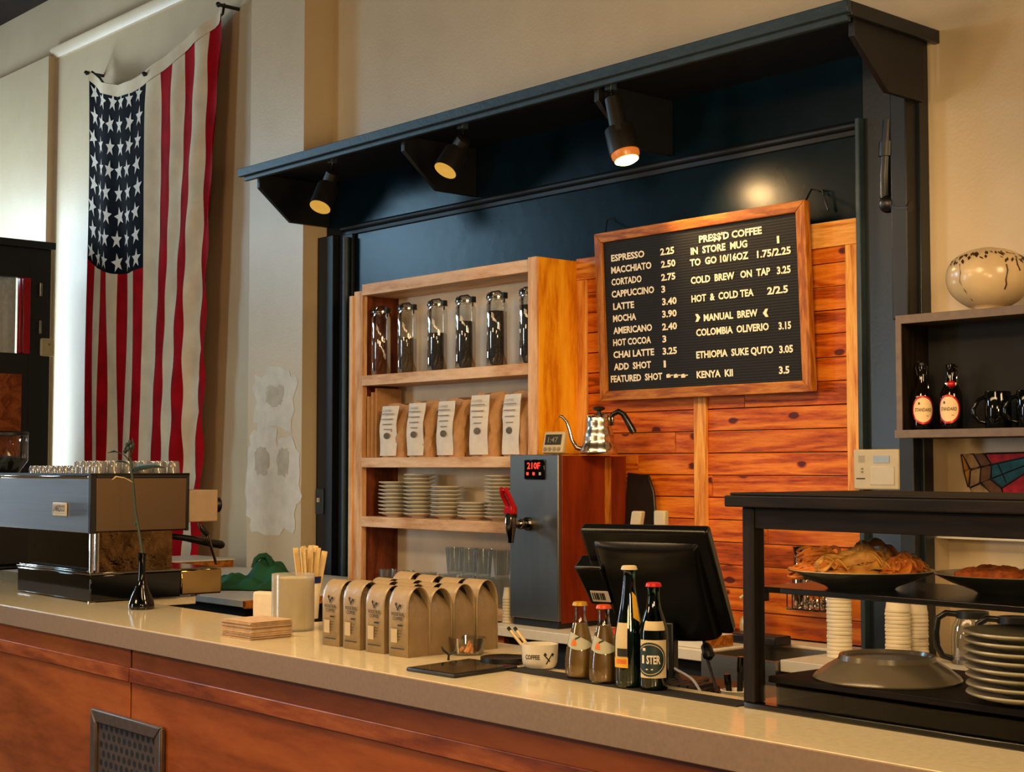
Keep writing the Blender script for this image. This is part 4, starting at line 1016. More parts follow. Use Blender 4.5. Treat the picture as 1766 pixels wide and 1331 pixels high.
# bud vase with a lily stem
q = cloc(244, 1050)
va = thing('bud_vase', 'black bud vase with a single green flower stem on the counter', 'vase', (q.x, q.y, CZ+.0005))
obj('vase_body', MB().lathe([(0, 0), (.044, 0), (.046, .004), (.044, .02), (.036, .045), (.024, .072), (.016, .095), (.013, .125), (.0125, .165), (.016, .195), (.014, .197), (.010, .16), (0, .15)], 28, cap=False), M['black_gloss'], va)
D = depth(q); u_ = D/FPX
def vp(px, py, off=0): return A(px, py, y=q.y+off)-Vector(va.location)
st = obj('flower_stem', MB().tube([vp(247, 962), vp(238, 905), vp(233, 880), vp(230, 840), vp(226, 800), vp(223, 775)], [.0055, .005, .0055, .005, .005, .004], 8), M['stem'], va)
obj('stem_node', MB().box(*sum(([c-.006, c+.006] for c in vp(235, 903)), [])), M['stem'], st, .002)
def leaf(pts, w, name='leaf', mat='leaf'):
    pts = [Vector(p) for p in pts]; n = len(pts); mb = MB(); vv = []
    side = Vector((.7, .5, .3)).normalized()
    for i, p in enumerate(pts):
        t = i/(n-1); d = (pts[min(i+1, n-1)]-pts[max(i-1, 0)]).normalized(); s = d.cross(side).normalized(); ww = w*math.sin(PI*(.08+.92*t)**.8)+.0006
        up = d.cross(s)*w*.25
        vv += [p-s*ww, p-up, p+s*ww]
    mb.add(vv, [f for i in range(n-1) for f in ((i*3, i*3+1, i*3+4, i*3+3), (i*3+1, i*3+2, i*3+5, i*3+4))], 0, True)
    return obj(name, mb, M[mat], va, solid=.0012)
leaf([vp(225, 796), vp(214, 784, -.02), vp(198, 778, -.03), vp(184, 781, -.04)], .0055)
leaf([vp(227, 805), vp(217, 797), vp(206, 795), vp(198, 796)], .005)
leaf([vp(228, 812), vp(240, 806, -.01), vp(262, 803, -.03), vp(285, 806, -.05)], .011)
leaf([vp(224, 790), vp(229, 778), vp(231, 766), vp(228, 756)], .006)
leaf([vp(230, 832), vp(215, 824, -.02), vp(200, 822, -.03), vp(192, 828, -.04)], .004, mat='straw')
bud = MB()
for c in ((219, 768), (224, 763), (216, 777), (222, 774), (228, 770)): bud.sphere(vp(*c), (.008, .008, .011), 10, 8)
obj('flower_bud', bud, M['stem'], va)

# ------------------------------------------------------------------ middle of the counter
# black slate tablet
c0, c1, c2, c3 = cloc(700, 1157), cloc(783, 1170), cloc(893, 1154), cloc(810, 1141)
tb_ = thing('black_tablet', 'flat black tablet lying on the cream counter in front of the coffee bags', 'tablet', (c1.x, c1.y, CZ+.0005))
o_ = Vector((c1.x, c1.y, 0)); P4 = [((p-o_).x, (p-o_).y) for p in (c0, c1, c2, c3)]
obj('tablet_case', MB().prism(P4, 'z', 0, .009), M['black'], tb_, .003)
cen = (sum(p[0] for p in P4)/4, sum(p[1] for p in P4)/4)
obj('tablet_screen', MB().prism([(cen[0]+(p[0]-cen[0])*.9, cen[1]+(p[1]-cen[1])*.9) for p in P4], 'z', .0088, .0096), M['black_gloss'], tb_)
# black mat with cup and bottles
m0 = cuv(893, 1160); m1 = cuv(1285, 1219)
mt = thing('bar_mat', 'thin black rubber mat along the back of the counter under the bottles', 'mat', CM @ Vector((m0.x-.06, m0.y+.004, CZ+.0003)), CT)
ml = m1.x-m0.x+.05
obj('mat_sheet', MB().box(0, ml, 0, .068, 0, .003), M['black_matte'], mt, .001)
ZM = CZ+.0036
q = A(868, 1140, z=CZ)
pm = thing('black_holder', 'low black dish beside the white coffee cup', 'dish', (q.x+.03, q.y-.025, CZ+.0005))
obj('dish_body', MB().lathe([(0, 0), (.05, 0), (.06, .008), (.06, .016), (.05, .012), (0, .010)], 28, cap=False), M['black'], pm)
# glass dish
q = A(806, 1128, z=CZ)
gd = thing('glass_dish', 'low clear glass dish with scraps beside the coffee bags', 'dish', (q.x-.0, q.y+.0, CZ+.0005))
obj('dish_wall', MB().lathe([(0, 0), (.043, 0), (.050, .045), (.048, .045), (.042, .005), (0, .005)], 28, cap=False), M['glass'], gd)
mbs = MB(); r = random.Random(2)
for k in range(10):
    a = r.uniform(0, 2*PI); rr = r.uniform(.005, .03); mbs.tube([(rr*math.cos(a), rr*math.sin(a), .008), (rr*math.cos(a)+r.uniform(-.01, .01), rr*math.sin(a)+.01, .012+r.uniform(0, .02))], .004, 6)
obj('scraps', mbs, M['fried'], gd)
ea = thing('toy_twig', 'dark forked twig ornament by the glass dish', 'ornament', (A(768, 1139, z=CZ).x, A(768, 1139, z=CZ).y+.01, CZ+.0005))
obj('twig', MB().tube([(0, 0, 0), (.002, 0, .014), (-.012, -.006, .024), (-.016, -.008, .034)], .0035, 6).tube([(.002, 0, .014), (.016, .004, .020), (.024, .006, .022)], .003, 6), M['black'], ea)
# cup with pencils
q = A(929, 1158, z=ZM)
cp = thing('coffee_cup', 'white cup lettered coffee with crossed axes, holding two pencils', 'cup', (A(931, 1150, z=ZM).x, A(931, 1150, z=ZM).y, ZM))
RC, HC = .045, .058
obj('cup_body', MB().lathe([(0, .0), (RC*.80, 0), (RC*.90, .004), (RC*.98, .014), (RC, .03), (RC+.001, HC), (RC-.003, HC), (RC-.004, .03), (RC*.8, .006), (0, .006)], 40, cap=False), M['ceramic'], cp)
dirc = math.atan2(-cp.location.x, cp.location.y)  # direction to the camera measured from -Y
ang = math.atan2(CAM.x-cp.location.x, -(CAM.y-cp.location.y))
obj('cup_lettering', bend(text('COFFEE', .0105, .040, bold=.03).xf(Matrix.Translation((-.040, -.0006, .024))), RC, ang), M['ink'], cp, fix=False)
ax_ = MB()
for a, b in (((.010, .036), (.026, .018)), ((.034, .038), (.016, .012))): ax_.merge(axe(Vector((a[0], 0, a[1])), Vector((b[0], 0, b[1])), .0016))
ax_.v = [(v[0], v[1]-.0010, v[2]) for v in ax_.v]
obj('axe_emblem', bend(ax_, RC, ang), M['ink'], cp, fix=False)
for (tx_, ty), (bx_, by), w in (((877, 1083), (908, 1122), 'left, darker tipped'), ((888, 1083), (914, 1118), 'right')):
    p0 = A(bx_, by, y=cp.location.y+.005); p1 = A(tx_, ty, y=cp.location.y-.01); d_ = (p1-p0).normalized()
    pc = thing('pencil', 'dark tipped pencil leaning out of the coffee cup, %s of the two' % w.split(',')[0], 'pencil', p0, 0, 'pencils in the coffee cup')
    obj('shaft', MB().cyl(-d_*.018, d_*((p1-p0).length-.008), .0042, n=6), M['straw'], pc)
    obj('eraser', MB().cyl(d_*((p1-p0).length-.008), d_*((p1-p0).length+.002), .0046, n=8), M['black'], pc)
# ---- bottles
def bottle(name, label, px, py, prof, glass, liquid, liq_h, capm, n=32, z=ZM):
    p = A(px, py, z=z)
    t = thing(name, label, 'bottle', (p.x, p.y+.03, z))
    obj('glass_body', MB().lathe(prof, n, cap=False), glass, t)
    if liquid:
        lp_ = [(0, .003)]+[(max(.002, r_-.0022), max(z_, .003)) for r_, z_ in prof if r_ > .001 and z_ <= liq_h]
        # cut at liquid height
        for (ra, za), (rb, zb) in zip(prof, prof[1:]):
            if za <= liq_h < zb: lp_.append((ra+(rb-ra)*(liq_h-za)/(zb-za)-.0022, liq_h)); break
        lp_.append((0, liq_h)); obj('drink', MB().lathe(lp_, n, cap=False), liquid, t)
    H = prof[-1][1]
    cpb = MB(); rr = prof[-1][0]+.003; nn = 42; vv = []
    for i in range(nn):
        a = 2*PI*i/nn; k = 1+.05*(i % 2)
        vv += [(rr*k*1.10*math.cos(a), rr*k*1.10*math.sin(a), H-.006), (rr*math.cos(a), rr*math.sin(a), H+.0015), (rr*.8*math.cos(a), rr*.8*math.sin(a), H+.003)]
    cpb.add(vv, [f for i in range(nn) for f in ((i*3, ((i+1) % nn)*3, ((i+1) % nn)*3+1, i*3+1), (i*3+1, ((i+1) % nn)*3+1, ((i+1) % nn)*3+2, i*3+2))]+[tuple(i*3+2 for i in range(nn))], 0, True)
    obj('cap', cpb, capm, t)
    t['_'] = 0; del t['_']
    return t, math.atan2(CAM.x-p.x, -(CAM.y-p.y-.03))
def wrap(t, name, Rf, a0, a1, z0, z1, mat, fn=None, n=20, nz=6):
    """a paper label wrapped round a bottle: radius Rf(z), angles measured from the camera side"""
    def P(u, v):
        a = a0+(a1-a0)*u; zz = fn(u, v) if fn else z0+(z1-z0)*v
        R = Rf(zz); return (R*math.sin(a), -R*math.cos(a), zz)
    return obj(name, MB().grid(P, n, nz), mat, t, fix=False)
def prof_r(prof, off=.0007):
    def f(z):
        for (ra, za), (rb, zb) in zip(prof, prof[1:]):
            if zb > za and za <= z <= zb: return ra+(rb-ra)*(z-za)/(zb-za)+off
        return prof[-1][0]+off
    return f
or_p = [(0, 0), (.030, 0), (.0345, .006), (.036, .02), (.0355, .05), (.0325, .075), (.026, .105), (.0185, .135), (.0145, .15), (.0135, .165), (.0138, .182), (.0155, .184), (.0155, .189), (.0135, .191)]
for px, py, lb, cpm, lq, sd in ((985, 1170, 'cloudy soda bottle with a yellow cap beside the coffee cup', 'yellow_cap', 'juice', 0), (1026, 1178, 'cloudy soda bottle with an orange cap next to the tall green bottle', 'orange_cap', 'juice_b', 1)):
    p = [(r_, z_*.92+.0) for r_, z_ in or_p]
    t, an = bottle('soda_bottle', lb, px, py, p, M['glass'], M[lq], .128, M[cpm]); t['group'] = 'cloudy soda bottles on the mat'
    rf = prof_r(p, .0009)
    up = lambda u, v: .066+.012*math.sin(u*PI)*-1+(.050-.040*abs(2*u-1)**1.5*(u > .5)-.0*u)*v
    lab = wrap(t, 'shoulder_label', rf, an-1.25, an+1.15, 0, 0, M['label_pale'], lambda u, v: (.078-.010*math.sin(u*PI)) + v*(.034-.026*(u-.25)**2*2.2), 24, 8)
    rf2 = prof_r(p, .0016)
    wrap(t, 'fruit_print', rf2, an-.75, an-.30, 0, 0, M['label_orange'], lambda u, v: .078+.016*v*math.sin(PI*(.1+.8*u)), 8, 4)
    wrap(t, 'leaf_print', rf2, an-.45, an+.0, 0, 0, M['label_teal'], lambda u, v: .091+.006*u+.004*v, 8, 3)
tall = [(0, 0), (.030, 0), (.033, .004), (.034, .015), (.034, .10), (.0335, .115), (.030, .135), (.024, .165), (.018, .20), (.0145, .23), (.0135, .25), (.0138, .258), (.0155, .26), (.0155, .268), (.0138, .270)]
t, an = bottle('mineral_water_bottle', 'tall green glass bottle with a yellow band label, tallest on the counter', 1070, 1185, tall, M['glass_green'], M['water'], .16, M['label_cream'])
rf = prof_r(tall, .0008); rf2 = prof_r(tall, .0016)
wrap(t, 'pale_label', rf, an-1.15, an-.15, .06, .145, M['label_cream'])
wrap(t, 'yellow_label', rf2, an-1.2, an-.10, .045, .068, M['label_yellow']); wrap(t, 'orange_label_band', prof_r(tall, .0022), an-.95, an-.2, .054, .064, M['label_orange'])
wrap(t, 'dark_label_patch', rf2, an-.9, an-.15, .070, .088, M['ink']); wrap(t, 'neck_label', rf, an+.35, an+1.0, 0, 0, M['label_yellow'], lambda u, v: .145+.012*(1-u)+v*.058)
gb_ = [(0, 0), (.029, 0), (.032, .004), (.033, .012), (.033, .125), (.031, .140), (.024, .162), (.0175, .180), (.0145, .20), (.0135, .222), (.0152, .225), (.0152, .232), (.0135, .235)]
t, an = bottle('mineral_water_bottle', 'green glass bottle with a red cap and a round dark emblem on its cream label', 1112, 1190, gb_, M['glass_deep'], M['water'], .15, M['red_cap'])
rf = prof_r(gb_, .0008)
wrap(t, 'body_label', rf, an-1.05, an+.95, .028, .112, M['label_cream'])
R2 = .0335
em = MB(); n = 96
em.v = [(-.009, -.0008, .069)]; RG = 8
for k in range(1, RG+1):
    for i in range(n):
        a = 2*PI*i/n; rr = .037*k/RG*(1+(.05*(i % 2) if k == RG else 0)); em.v.append((max(-.034, rr*math.cos(a)*.98-.009), -.0008, rr*math.sin(a)+.069))
for i in range(n): em.f.append((0, 1+i, 1+(i+1) % n))
for k in range(RG-1):
    for i in range(n): em.f.append((1+k*n+i, 1+(k+1)*n+i, 1+(k+1)*n+(i+1) % n, 1+k*n+(i+1) % n))
em.m = [0]*len(em.f); em.s = [False]*len(em.f)
obj('emblem', bend(em, R2, an), M['label_teal'], t, fix=False)
rg = MB()
for r0 in (.0335,):
    k = 60
    rg.add([(rr*math.cos(2*PI*i/k)-.009, -.0014, rr*math.sin(2*PI*i/k)+.069) for i in range(k) for rr in (r0, r0-.0014)], [(i*2, ((i+1) % k)*2, ((i+1) % k)*2+1, i*2+1) for i in range(k)])
rg.v = [(max(-.034, x), y, z) for x, y, z in rg.v]
obj('emblem_ring', bend(rg, R2, an), M['label_cream'], t, fix=False)
obj('emblem_lettering', bend(text('STER', .018, .031, bold=.03).xf(Matrix.Translation((-.0165, -.0016, .060))), R2, an), M['label'], t, fix=False)
obj('emblem_lettering', bend(MB().box(-.028, -.0225, -.0016, -.001, .060, .078).box(-.018, -.002, -.0016, -.001, .046, .0485).box(-.026, -.019, -.0016, -.001, .088, .094), R2, an), M['label'], t, fix=False)
wrap(t, 'neck_label', rf, an-.75, an+.85, 0, 0, M['label_cream'], lambda u, v: .133-.004*u+v*(.020-.0*u)+.004*u)
# ------------------------------------------------------------------ order point behind the counter
ZD = .995
pd = thing('order_desk', 'low black desk behind the counter carrying the order screen', 'desk', (0, 2.165, 0), CT)
obj('desk_top', MB().box(uc+.004, ul-.004, .378, .84, ZD-.03, ZD), M['black'], pd, .003)
obj('desk_body', MB().box(uc+.05, ul-.05, .42, .80, 0, ZD-.031), M['black_matte'], pd)
TR = A(1218, 918, y=2.82)
ms = thing('order_screen', 'black order screen seen from behind, leaning over the green bottles', 'screen', (TR.x, TR.y, ZD), math.atan2(.319, .948))
MWD, MHT = .352, .318
tl = math.radians(33)
L2 = Matrix.Translation((0, 0, TR.z-ZD)) @ Matrix.Rotation(tl, 4, 'X') @ Matrix.Translation((-MWD, 0, -MHT))
hs = MB().box(0, MWD, 0, .034, 0, MHT).xf(L2); obj('housing', hs, M['black_plastic'], ms, .009, seg=3)
def hump(u, v):
    x = .03+u*(MWD-.06); z = .0+v*(MHT-.035)
    e = min(1, (1-abs(2*u-1)**3.2))*min(1, 1-max(0, (v-.1)/.9)**3.2)
    return (x, .001-.036*max(0, e)**.38, z)
obj('rear_cover', MB().grid(hump, 40, 40).xf(L2), M['black_plastic'], ms)
obj('display', MB().box(.015, MWD-.015, .0335, .036, .02, MHT-.02).xf(L2), M['black_gloss'], ms)
sr = MB().prism([(-.012, .10), (.05, .10), (.05, .22), (-.030, .22)], 'y', -.03, .028).xf(L2); obj('card_reader', sr, M['black_plastic'], ms, .006)
obj('reader_label', MB().box(-.002, .05, -.0312, -.0302, .112, .146).xf(L2), M['label'], ms)
lb = MB()
for k in range(7): lb.box(.002+.0055*k, .0045+.0055*k+.001*(k % 3), -.0318, -.0312, .118, .140)
obj('barcode', lb.xf(L2), M['ink'], ms)
obj('stand', MB().box(-MWD*.62, -MWD*.38, .10, .135, .01, .16).box(-MWD*.75, -MWD*.25, .05, .23, 0, .012), M['black'], ms, .004)
# cup of pens, keyboard, papers, cables on the desk
q = A(1264, 1190, y=2.70); PCH = q.z-ZD
oc = thing('paper_cup_of_pens', 'white paper cup with black things in it on the order desk beside the pastry case', 'cup', (q.x, q.y+.01, ZD+.0005))
obj('cup_wall', MB().lathe([(0, 0), (.025, 0), (.034, PCH-.003), (.0355, PCH-.001), (.033, PCH), (.024, .004), (0, .004)], 28, cap=False), M['cup_paper'], oc)
for k, (dx_, dy_, hh) in enumerate(((.010, .0, PCH+.065), (.0, .012, PCH+.035), (-.012, -.004, PCH+.022))):
    p_ = thing('marker_pen', 'black marker pen standing in the paper cup, %s' % ['tallest', 'middle height', 'shortest'][k], 'pen', (q.x+dx_, q.y+.01+dy_, ZD+.006), 0, 'pens in the paper cup')
    obj('barrel', MB().cyl((0, 0, 0), (dx_*.6, dy_*.6, hh), .007, n=10), M['black'], p_); obj('pen_cap', MB().cyl((dx_*.45, dy_*.45, hh*.74), (dx_*.62, dy_*.62, hh+.006), .0085, n=10), M['black_gloss'], p_)
ky = thing('keyboard', 'dark keyboard on the order desk under the screen', 'keyboard', (q.x-.36, q.y+.12, ZD+.0005), .2)
obj('key_case', MB().box(-.16, .16, -.055, .055, 0, .014), M['black'], ky, .003)
for i in range(12):
    for j in range(4): pass
kk = MB()
for i in range(12):
    for j in range(4): kk.box(-.15+.0252*i, -.129+.0252*i, -.046+.024*j, -.026+.024*j, .014, .02)
o = obj('keys', kk, M['key_black'], ky); 
q2 = A(1190, 1186, z=ZD)
for k, (px, py, mt, lb_) in enumerate(((1165, 1189, 'label', 'pale folded receipt slip on the order desk'), (1204, 1190, 'orange_cloth', 'orange printed card on the order desk'))):
    p = A(px, py, z=ZD+.001)
    c = thing('card' if k else 'receipt', lb_, 'card' if k else 'receipt', (p.x, p.y+.01, ZD+.0006), .5)
    obj('sheet', MB().grid(lambda u, v: (u*.085-.04, v*.05-.02, .006*math.sin(3*u)+.001), 8, 3), M[mt], c, solid=.0008)
def cable(label, pts, r_, mat):
    pp = [A(px, py, y=y_) for px, py, y_ in pts]
    # smooth with Catmull-Rom
    out = []
    for i in range(len(pp)-1):
        p0, p1, p2, p3 = pp[max(i-1, 0)], pp[i], pp[i+1], pp[min(i+2, len(pp)-1)]
        for k in range(6):
            t = k/6; out.append(.5*((2*p1)+(-p0+p2)*t+(2*p0-5*p1+4*p2-p3)*t*t+(-p0+3*p1-3*p2+p3)*t**3))
    out.append(pp[-1])
    o = obj('cable', MB().tube(out, r_, 6), M[mat]); tag(o, label, 'cable', 'cables under the order screen'); return o
cable('grey cable curving down from the order screen to the desk', [(1136, 1112, 2.92), (1148, 1135, 2.9), (1163, 1152, 2.88), (1185, 1165, 2.84), (1198, 1176, 2.80), (1215, 1205, 2.74)], .0035, 'cable_grey')
cable('black cable hanging from the left underside of the order screen', [(1143, 1093, 2.95), (1148, 1108, 2.94), (1152, 1125, 2.93), (1158, 1145, 2.92), (1175, 1175, 2.85), (1206, 1205, 2.76)], .005, 'cable')
cable('black cable with a thick plug hanging from the right underside of the order screen', [(1212, 1096, 2.98), (1216, 1115, 2.97), (1221, 1140, 2.95), (1230, 1170, 2.90), (1238, 1195, 2.84)], .0045, 'cable')
pa, pb_ = A(1216, 1110, y=2.97), A(1224, 1135, y=2.95)
pg = thing('power_plug', 'thick black plug on the cable under the right of the order screen', 'plug', pa)
obj('plug_body', MB().tube([(0, 0, 0), (pb_-pa)*.2, (pb_-pa)*.8, pb_-pa], [.007, .014, .016, .008], 10), M['black'], pg)

# ------------------------------------------------------------------ espresso machine
em_ = thing('espresso_machine', 'large steel espresso machine with a badge, its back to the counter', 'espresso machine', A(155, 1040, z=CZ), CT)
em_.location.z = CZ+.0005
MW = .98; BD = .40
zt, zb, z2, z1 = .474, .256, .111, .0
obj('back_panel', MB().box(-MW, -.012, -.004, .012, zb, zt-.012), M['steel_x'], em_, .003)
obj('side_panel', MB().box(-.006, .003, .018, BD-.012, zb+.006, zt-.014), M['steel_reflect_tan'], em_, .002)
obj('body_frame', MB().box(-MW, -.004, .013, BD, zb+.002, zt).box(-.014, .004, -.006, .018, zb-.002, zt).box(-.012, .004, BD-.012, BD, zb, zt).box(-.012, .004, .018, BD, zt-.014, zt), M['black'], em_, .002)
obj('top_edge', MB().box(-MW, -.02, -.006, .0, zt-.018, zt-.006), M['chrome'], em_, .002)
obj('cup_rail', MB().box(-MW, .004, -.006, -.002, zt-.004, zt+.004).box(-.0, .004, -.002, BD, zt-.004, zt+.004), M['black'], em_)
q = A(100, 878, y=em_.location.y-.01)-em_.location
bdg = obj('badge', MB().box(q.x-.062, q.x+.062, -.012, -.0045, q.z-.026, q.z+.026), M['white_plastic'], em_, .004)
obj('badge_lettering', text('LA MARZOCCO', .024, .105, bold=.02).xf(Matrix.Translation((q.x-.052, -.0128, q.z-.008))), M['ink_brown'], bdg, fix=False)
obj('badge_line', MB().box(q.x-.055, q.x+.055, -.0128, -.012, q.z-.016, q.z-.0145), M['ink_grey'], bdg)
# lower mirror panel, leaning, and posts
obj('lower_mirror', MB().prism([(.035, z2), (.035, zb), (.045, zb), (.045, z2)], 'x', -.66, -.03), M['mirror_dim'], em_)
obj('lower_ledge', MB().box(-.66, -.03, .0, .045, z2, z2+.006), M['chrome_dim'], em_, .002)
for y_ in (.012, .034): obj('post', MB().cyl((-.018, y_, z2), (-.018, y_, zb), .009, n=14), M['chrome'], em_)
obj('side_mirror', MB().box(-.05, -.045, .05, BD-.045, z2, zb), M['gold_mirror_reflect'], em_)
obj('inner_wall', MB().box(-.40, -.34, .05, BD-.02, z2, zb), M['chrome_dim'], em_)
gh = MB()
for x_ in (-.16, -.42):
    gh.lathe([(0, .0), (.034, 0), (.036, .03), (.03, .05), (.03, .11)], 24, (x_, .30, z2+.035))
obj('group_head', gh, M['chrome'], em_)
cu_ = MB().lathe([(0, 0), (.022, 0), (.03, .055), (.028, .055), (.02, .004), (0, .004)], 20, (-.10, .13, z2+.004), cap=False)
obj('drip_cup', cu_, M['gold_chrome'], em_)
obj('base', MB().box(-.675, 0, 0, BD-.03, .004, z2-.010), M['black_gloss'], em_, .004)
obj('base_trim', MB().box(-.678, .002, -.003, BD-.028, z2-.0095, z2), M['chrome_dim'], em_, .002)
obj('drip_tray', MB().box(-.64, .001, BD-.029, BD+.148, .008, z2-.006), M['gold_chrome'], em_, .006)
obj('drip_grate', MB().box(-.62, -.02, BD-.02, BD+.135, z2-.0055, z2-.001), M['chrome_dim'], em_)
obj('foot', MB().cyl((-.05, BD+.06, 0), (-.05, BD+.06, .01), .018, n=14).cyl((-.05, .03, 0), (-.05, .03, .006), .018, n=14), M['chrome'], em_)
gz0, gz1 = .288, .412
gb2 = obj('switch_box', MB().box(-.62, .0, BD+.002, BD+.128, gz0, gz1), M['box_beige'], em_, .004)
obj('knob', MB().tube([(-.055, BD+.128, .352), (-.055, BD+.134, .352), (-.055, BD+.160, .352), (-.055, BD+.166, .352)], [.026, .031, .031, .022], 22), M['black'], gb2)
pf = obj('portafilter', MB().tube([(-.13, .30, z2+.13), (-.12, .36, .242)], [.03, .012], 14), M['chrome'], em_)
ph = [A(320, 928, x=em_.location.x-.09)-em_.location, A(382, 940, x=em_.location.x-.09)-em_.location]
obj('portafilter_handle', MB().tube([ph[0]-Vector((0, .10, -.015)), ph[0], ph[0]+(ph[1]-ph[0])*.5, ph[1]-(ph[1]-ph[0])*.06, ph[1]], [.010, .013, .016, .0165, .010], 14), M['black'], pf)
w0_, w1_, w2_, w3_ = [A(px, py, x=em_.location.x-.05)-em_.location for px, py in ((338, 898), (343, 908), (355, 922), (370, 972))]
obj('steam_wand', MB().tube([w0_, w1_, w2_, w2_+(w3_-w2_)*.3, w3_], [.006, .006, .0065, .0065, .0055], 10), M['chrome_dim'], em_)
obj('wand_grip', MB().tube([w1_, w1_+(w2_-w1_)*.2, w2_], [.008, .0115, .010], 12), M['black'], em_)
# small glasses upside down on the cup tray
def shot(R=.024, h=.05): return MB().lathe([(R, 0), (R*.98, h*.5), (R*.86, h-.003), (R*.80, h), (0, h), (0, h-.005), (R*.76, h-.006), (R*.90, .001)], 18, cap=False)
ga = obj('shot_glass', shot(), M['glass_shot'] if 'glass_shot' in M else M['glass']); gs = obj('shot_glass', shot(.024, .032), M['glass_shot'])
em_loc = Matrix.Translation(em_.location) @ Matrix.Rotation(CT, 4, 'Z')
fa = fs_ = True
for i in range(12):
    for j in range(6):
        x_ = -.03-.0535*i; y_ = .04+.062*j+rnd.uniform(-.003, .003)
        tallq = (i < 2) or (i < 4 and j >= 0) and x_ > -.20
        if not tallq and j > 2: continue
        if i > 3 and j > 2: continue
        src = ga if tallq else gs
        if tallq and fa: o = ga; fa = False
        elif (not tallq) and fs_: o = gs; fs_ = False
        else: o = src.copy(); COL.objects.link(o)
        tag(o, 'small clear glass upside down on the espresso machine, in the %s' % ('taller right hand cluster' if tallq else 'lower left hand row'), 'glass', 'small %s glasses on top of the espresso machine' % ('tall' if tallq else 'low'))
        o.location = em_loc @ Vector((x_, y_, zt+.0005 if y_ > .0 else zt))
# bean grinder behind the machine
q = A(50, 780, y=3.06)
gx = A(11, 780, y=3.10).x
gn = thing('coffee_grinder', 'coffee grinder with a clear bean hopper at the far left behind the espresso machine', 'grinder', (gx, 3.10, CZ+.0005))
zh = A(20, 815, y=3.1).z-CZ; zl = A(20, 748, y=3.1).z-CZ
obj('grinder_body', MB().box(-.085, .085, -.08, .10, .02, zh-.02).box(-.10, .10, -.10, .13, 0, .02), M['black'], gn, .012, seg=3)
hp = obj('hopper', MB().lathe([(.05, zh-.02), (.062, zh), (.097, zh+.05), (.103, zh+.06), (.103, zl)], 32, cap=False), M['glass'], gn)
obj('beans', MB().lathe([(0, zh-.01), (.055, zh), (.094, zh+.05), (.100, zh+.06), (.100, zh+.072), (0, zh+.085)], 28, cap=False), M['coffee'], hp)
obj('hopper_lid', MB().lathe([(0, zl+.012), (.10, zl+.012), (.107, zl+.006), (.107, zl-.008), (.102, zl-.008), (.102, zl), (0, zl)], 32, cap=False), M['black'], gn)
# ------------------------------------------------------------------ wall shelf at right
SX0 = A(1545, 544, y=4.38).x; SZ1 = 2.066; SZ0 = 1.650; SX1 = -2.05; SY = 4.38
sb = thing('wall_shelf', 'brown edged wall shelf box with a black inside holding bottles and mugs', 'shelf', (0, 0, 0))
SYB = 4.655
tk = .022
obj('top_board', MB().box(SX0, SX1, SY, SYB-.235*0, SZ1-tk*1.3, SZ1), M['shelf_edge'] if 'shelf_edge' in M else M['case_wood'], sb, .002)
obj('bottom_board', MB().box(SX0-.006, SX1, SY-.004, SYB, SZ0, SZ0+tk*1.2), M['case_wood'], sb, .002)
obj('side_board', MB().box(SX0, SX0+tk, SY, SYB, SZ0+tk*1.2, SZ1-tk*1.3), M['case_wood_v'], sb, .002)
obj('side_board', MB().box(SX1-tk, SX1, SY, SYB, SZ0+tk*1.2, SZ1-tk*1.3), M['case_wood_v'], sb, .002)
obj('back_board', MB().box(SX0+tk, SX1-tk, 4.40+.14, 4.40+.15, SZ0+tk*1.2, SZ1-tk*1.3), M['black_matte'], sb)
obj('edge_band', MB().box(SX0, SX1, SY-.004, SY, SZ1-tk*1.3, SZ1).box(SX0, SX0+tk, SY-.004, SY, SZ0+tk*1.2, SZ1-tk*1.3).box(SX0-.006, SX1, SY-.008, SY-.004, SZ0, SZ0+tk*1.2), M['shelf_edge'], sb)
ZS = SZ0+tk*1.2+.0005
swp = [(0, 0), (.034, 0), (.037, .005), (.038, .02), (.038, .105), (.034, .125), (.022, .150), (.0155, .165), (.0145, .205), (.0165, .207), (.0165, .216), (.0125, .219)]
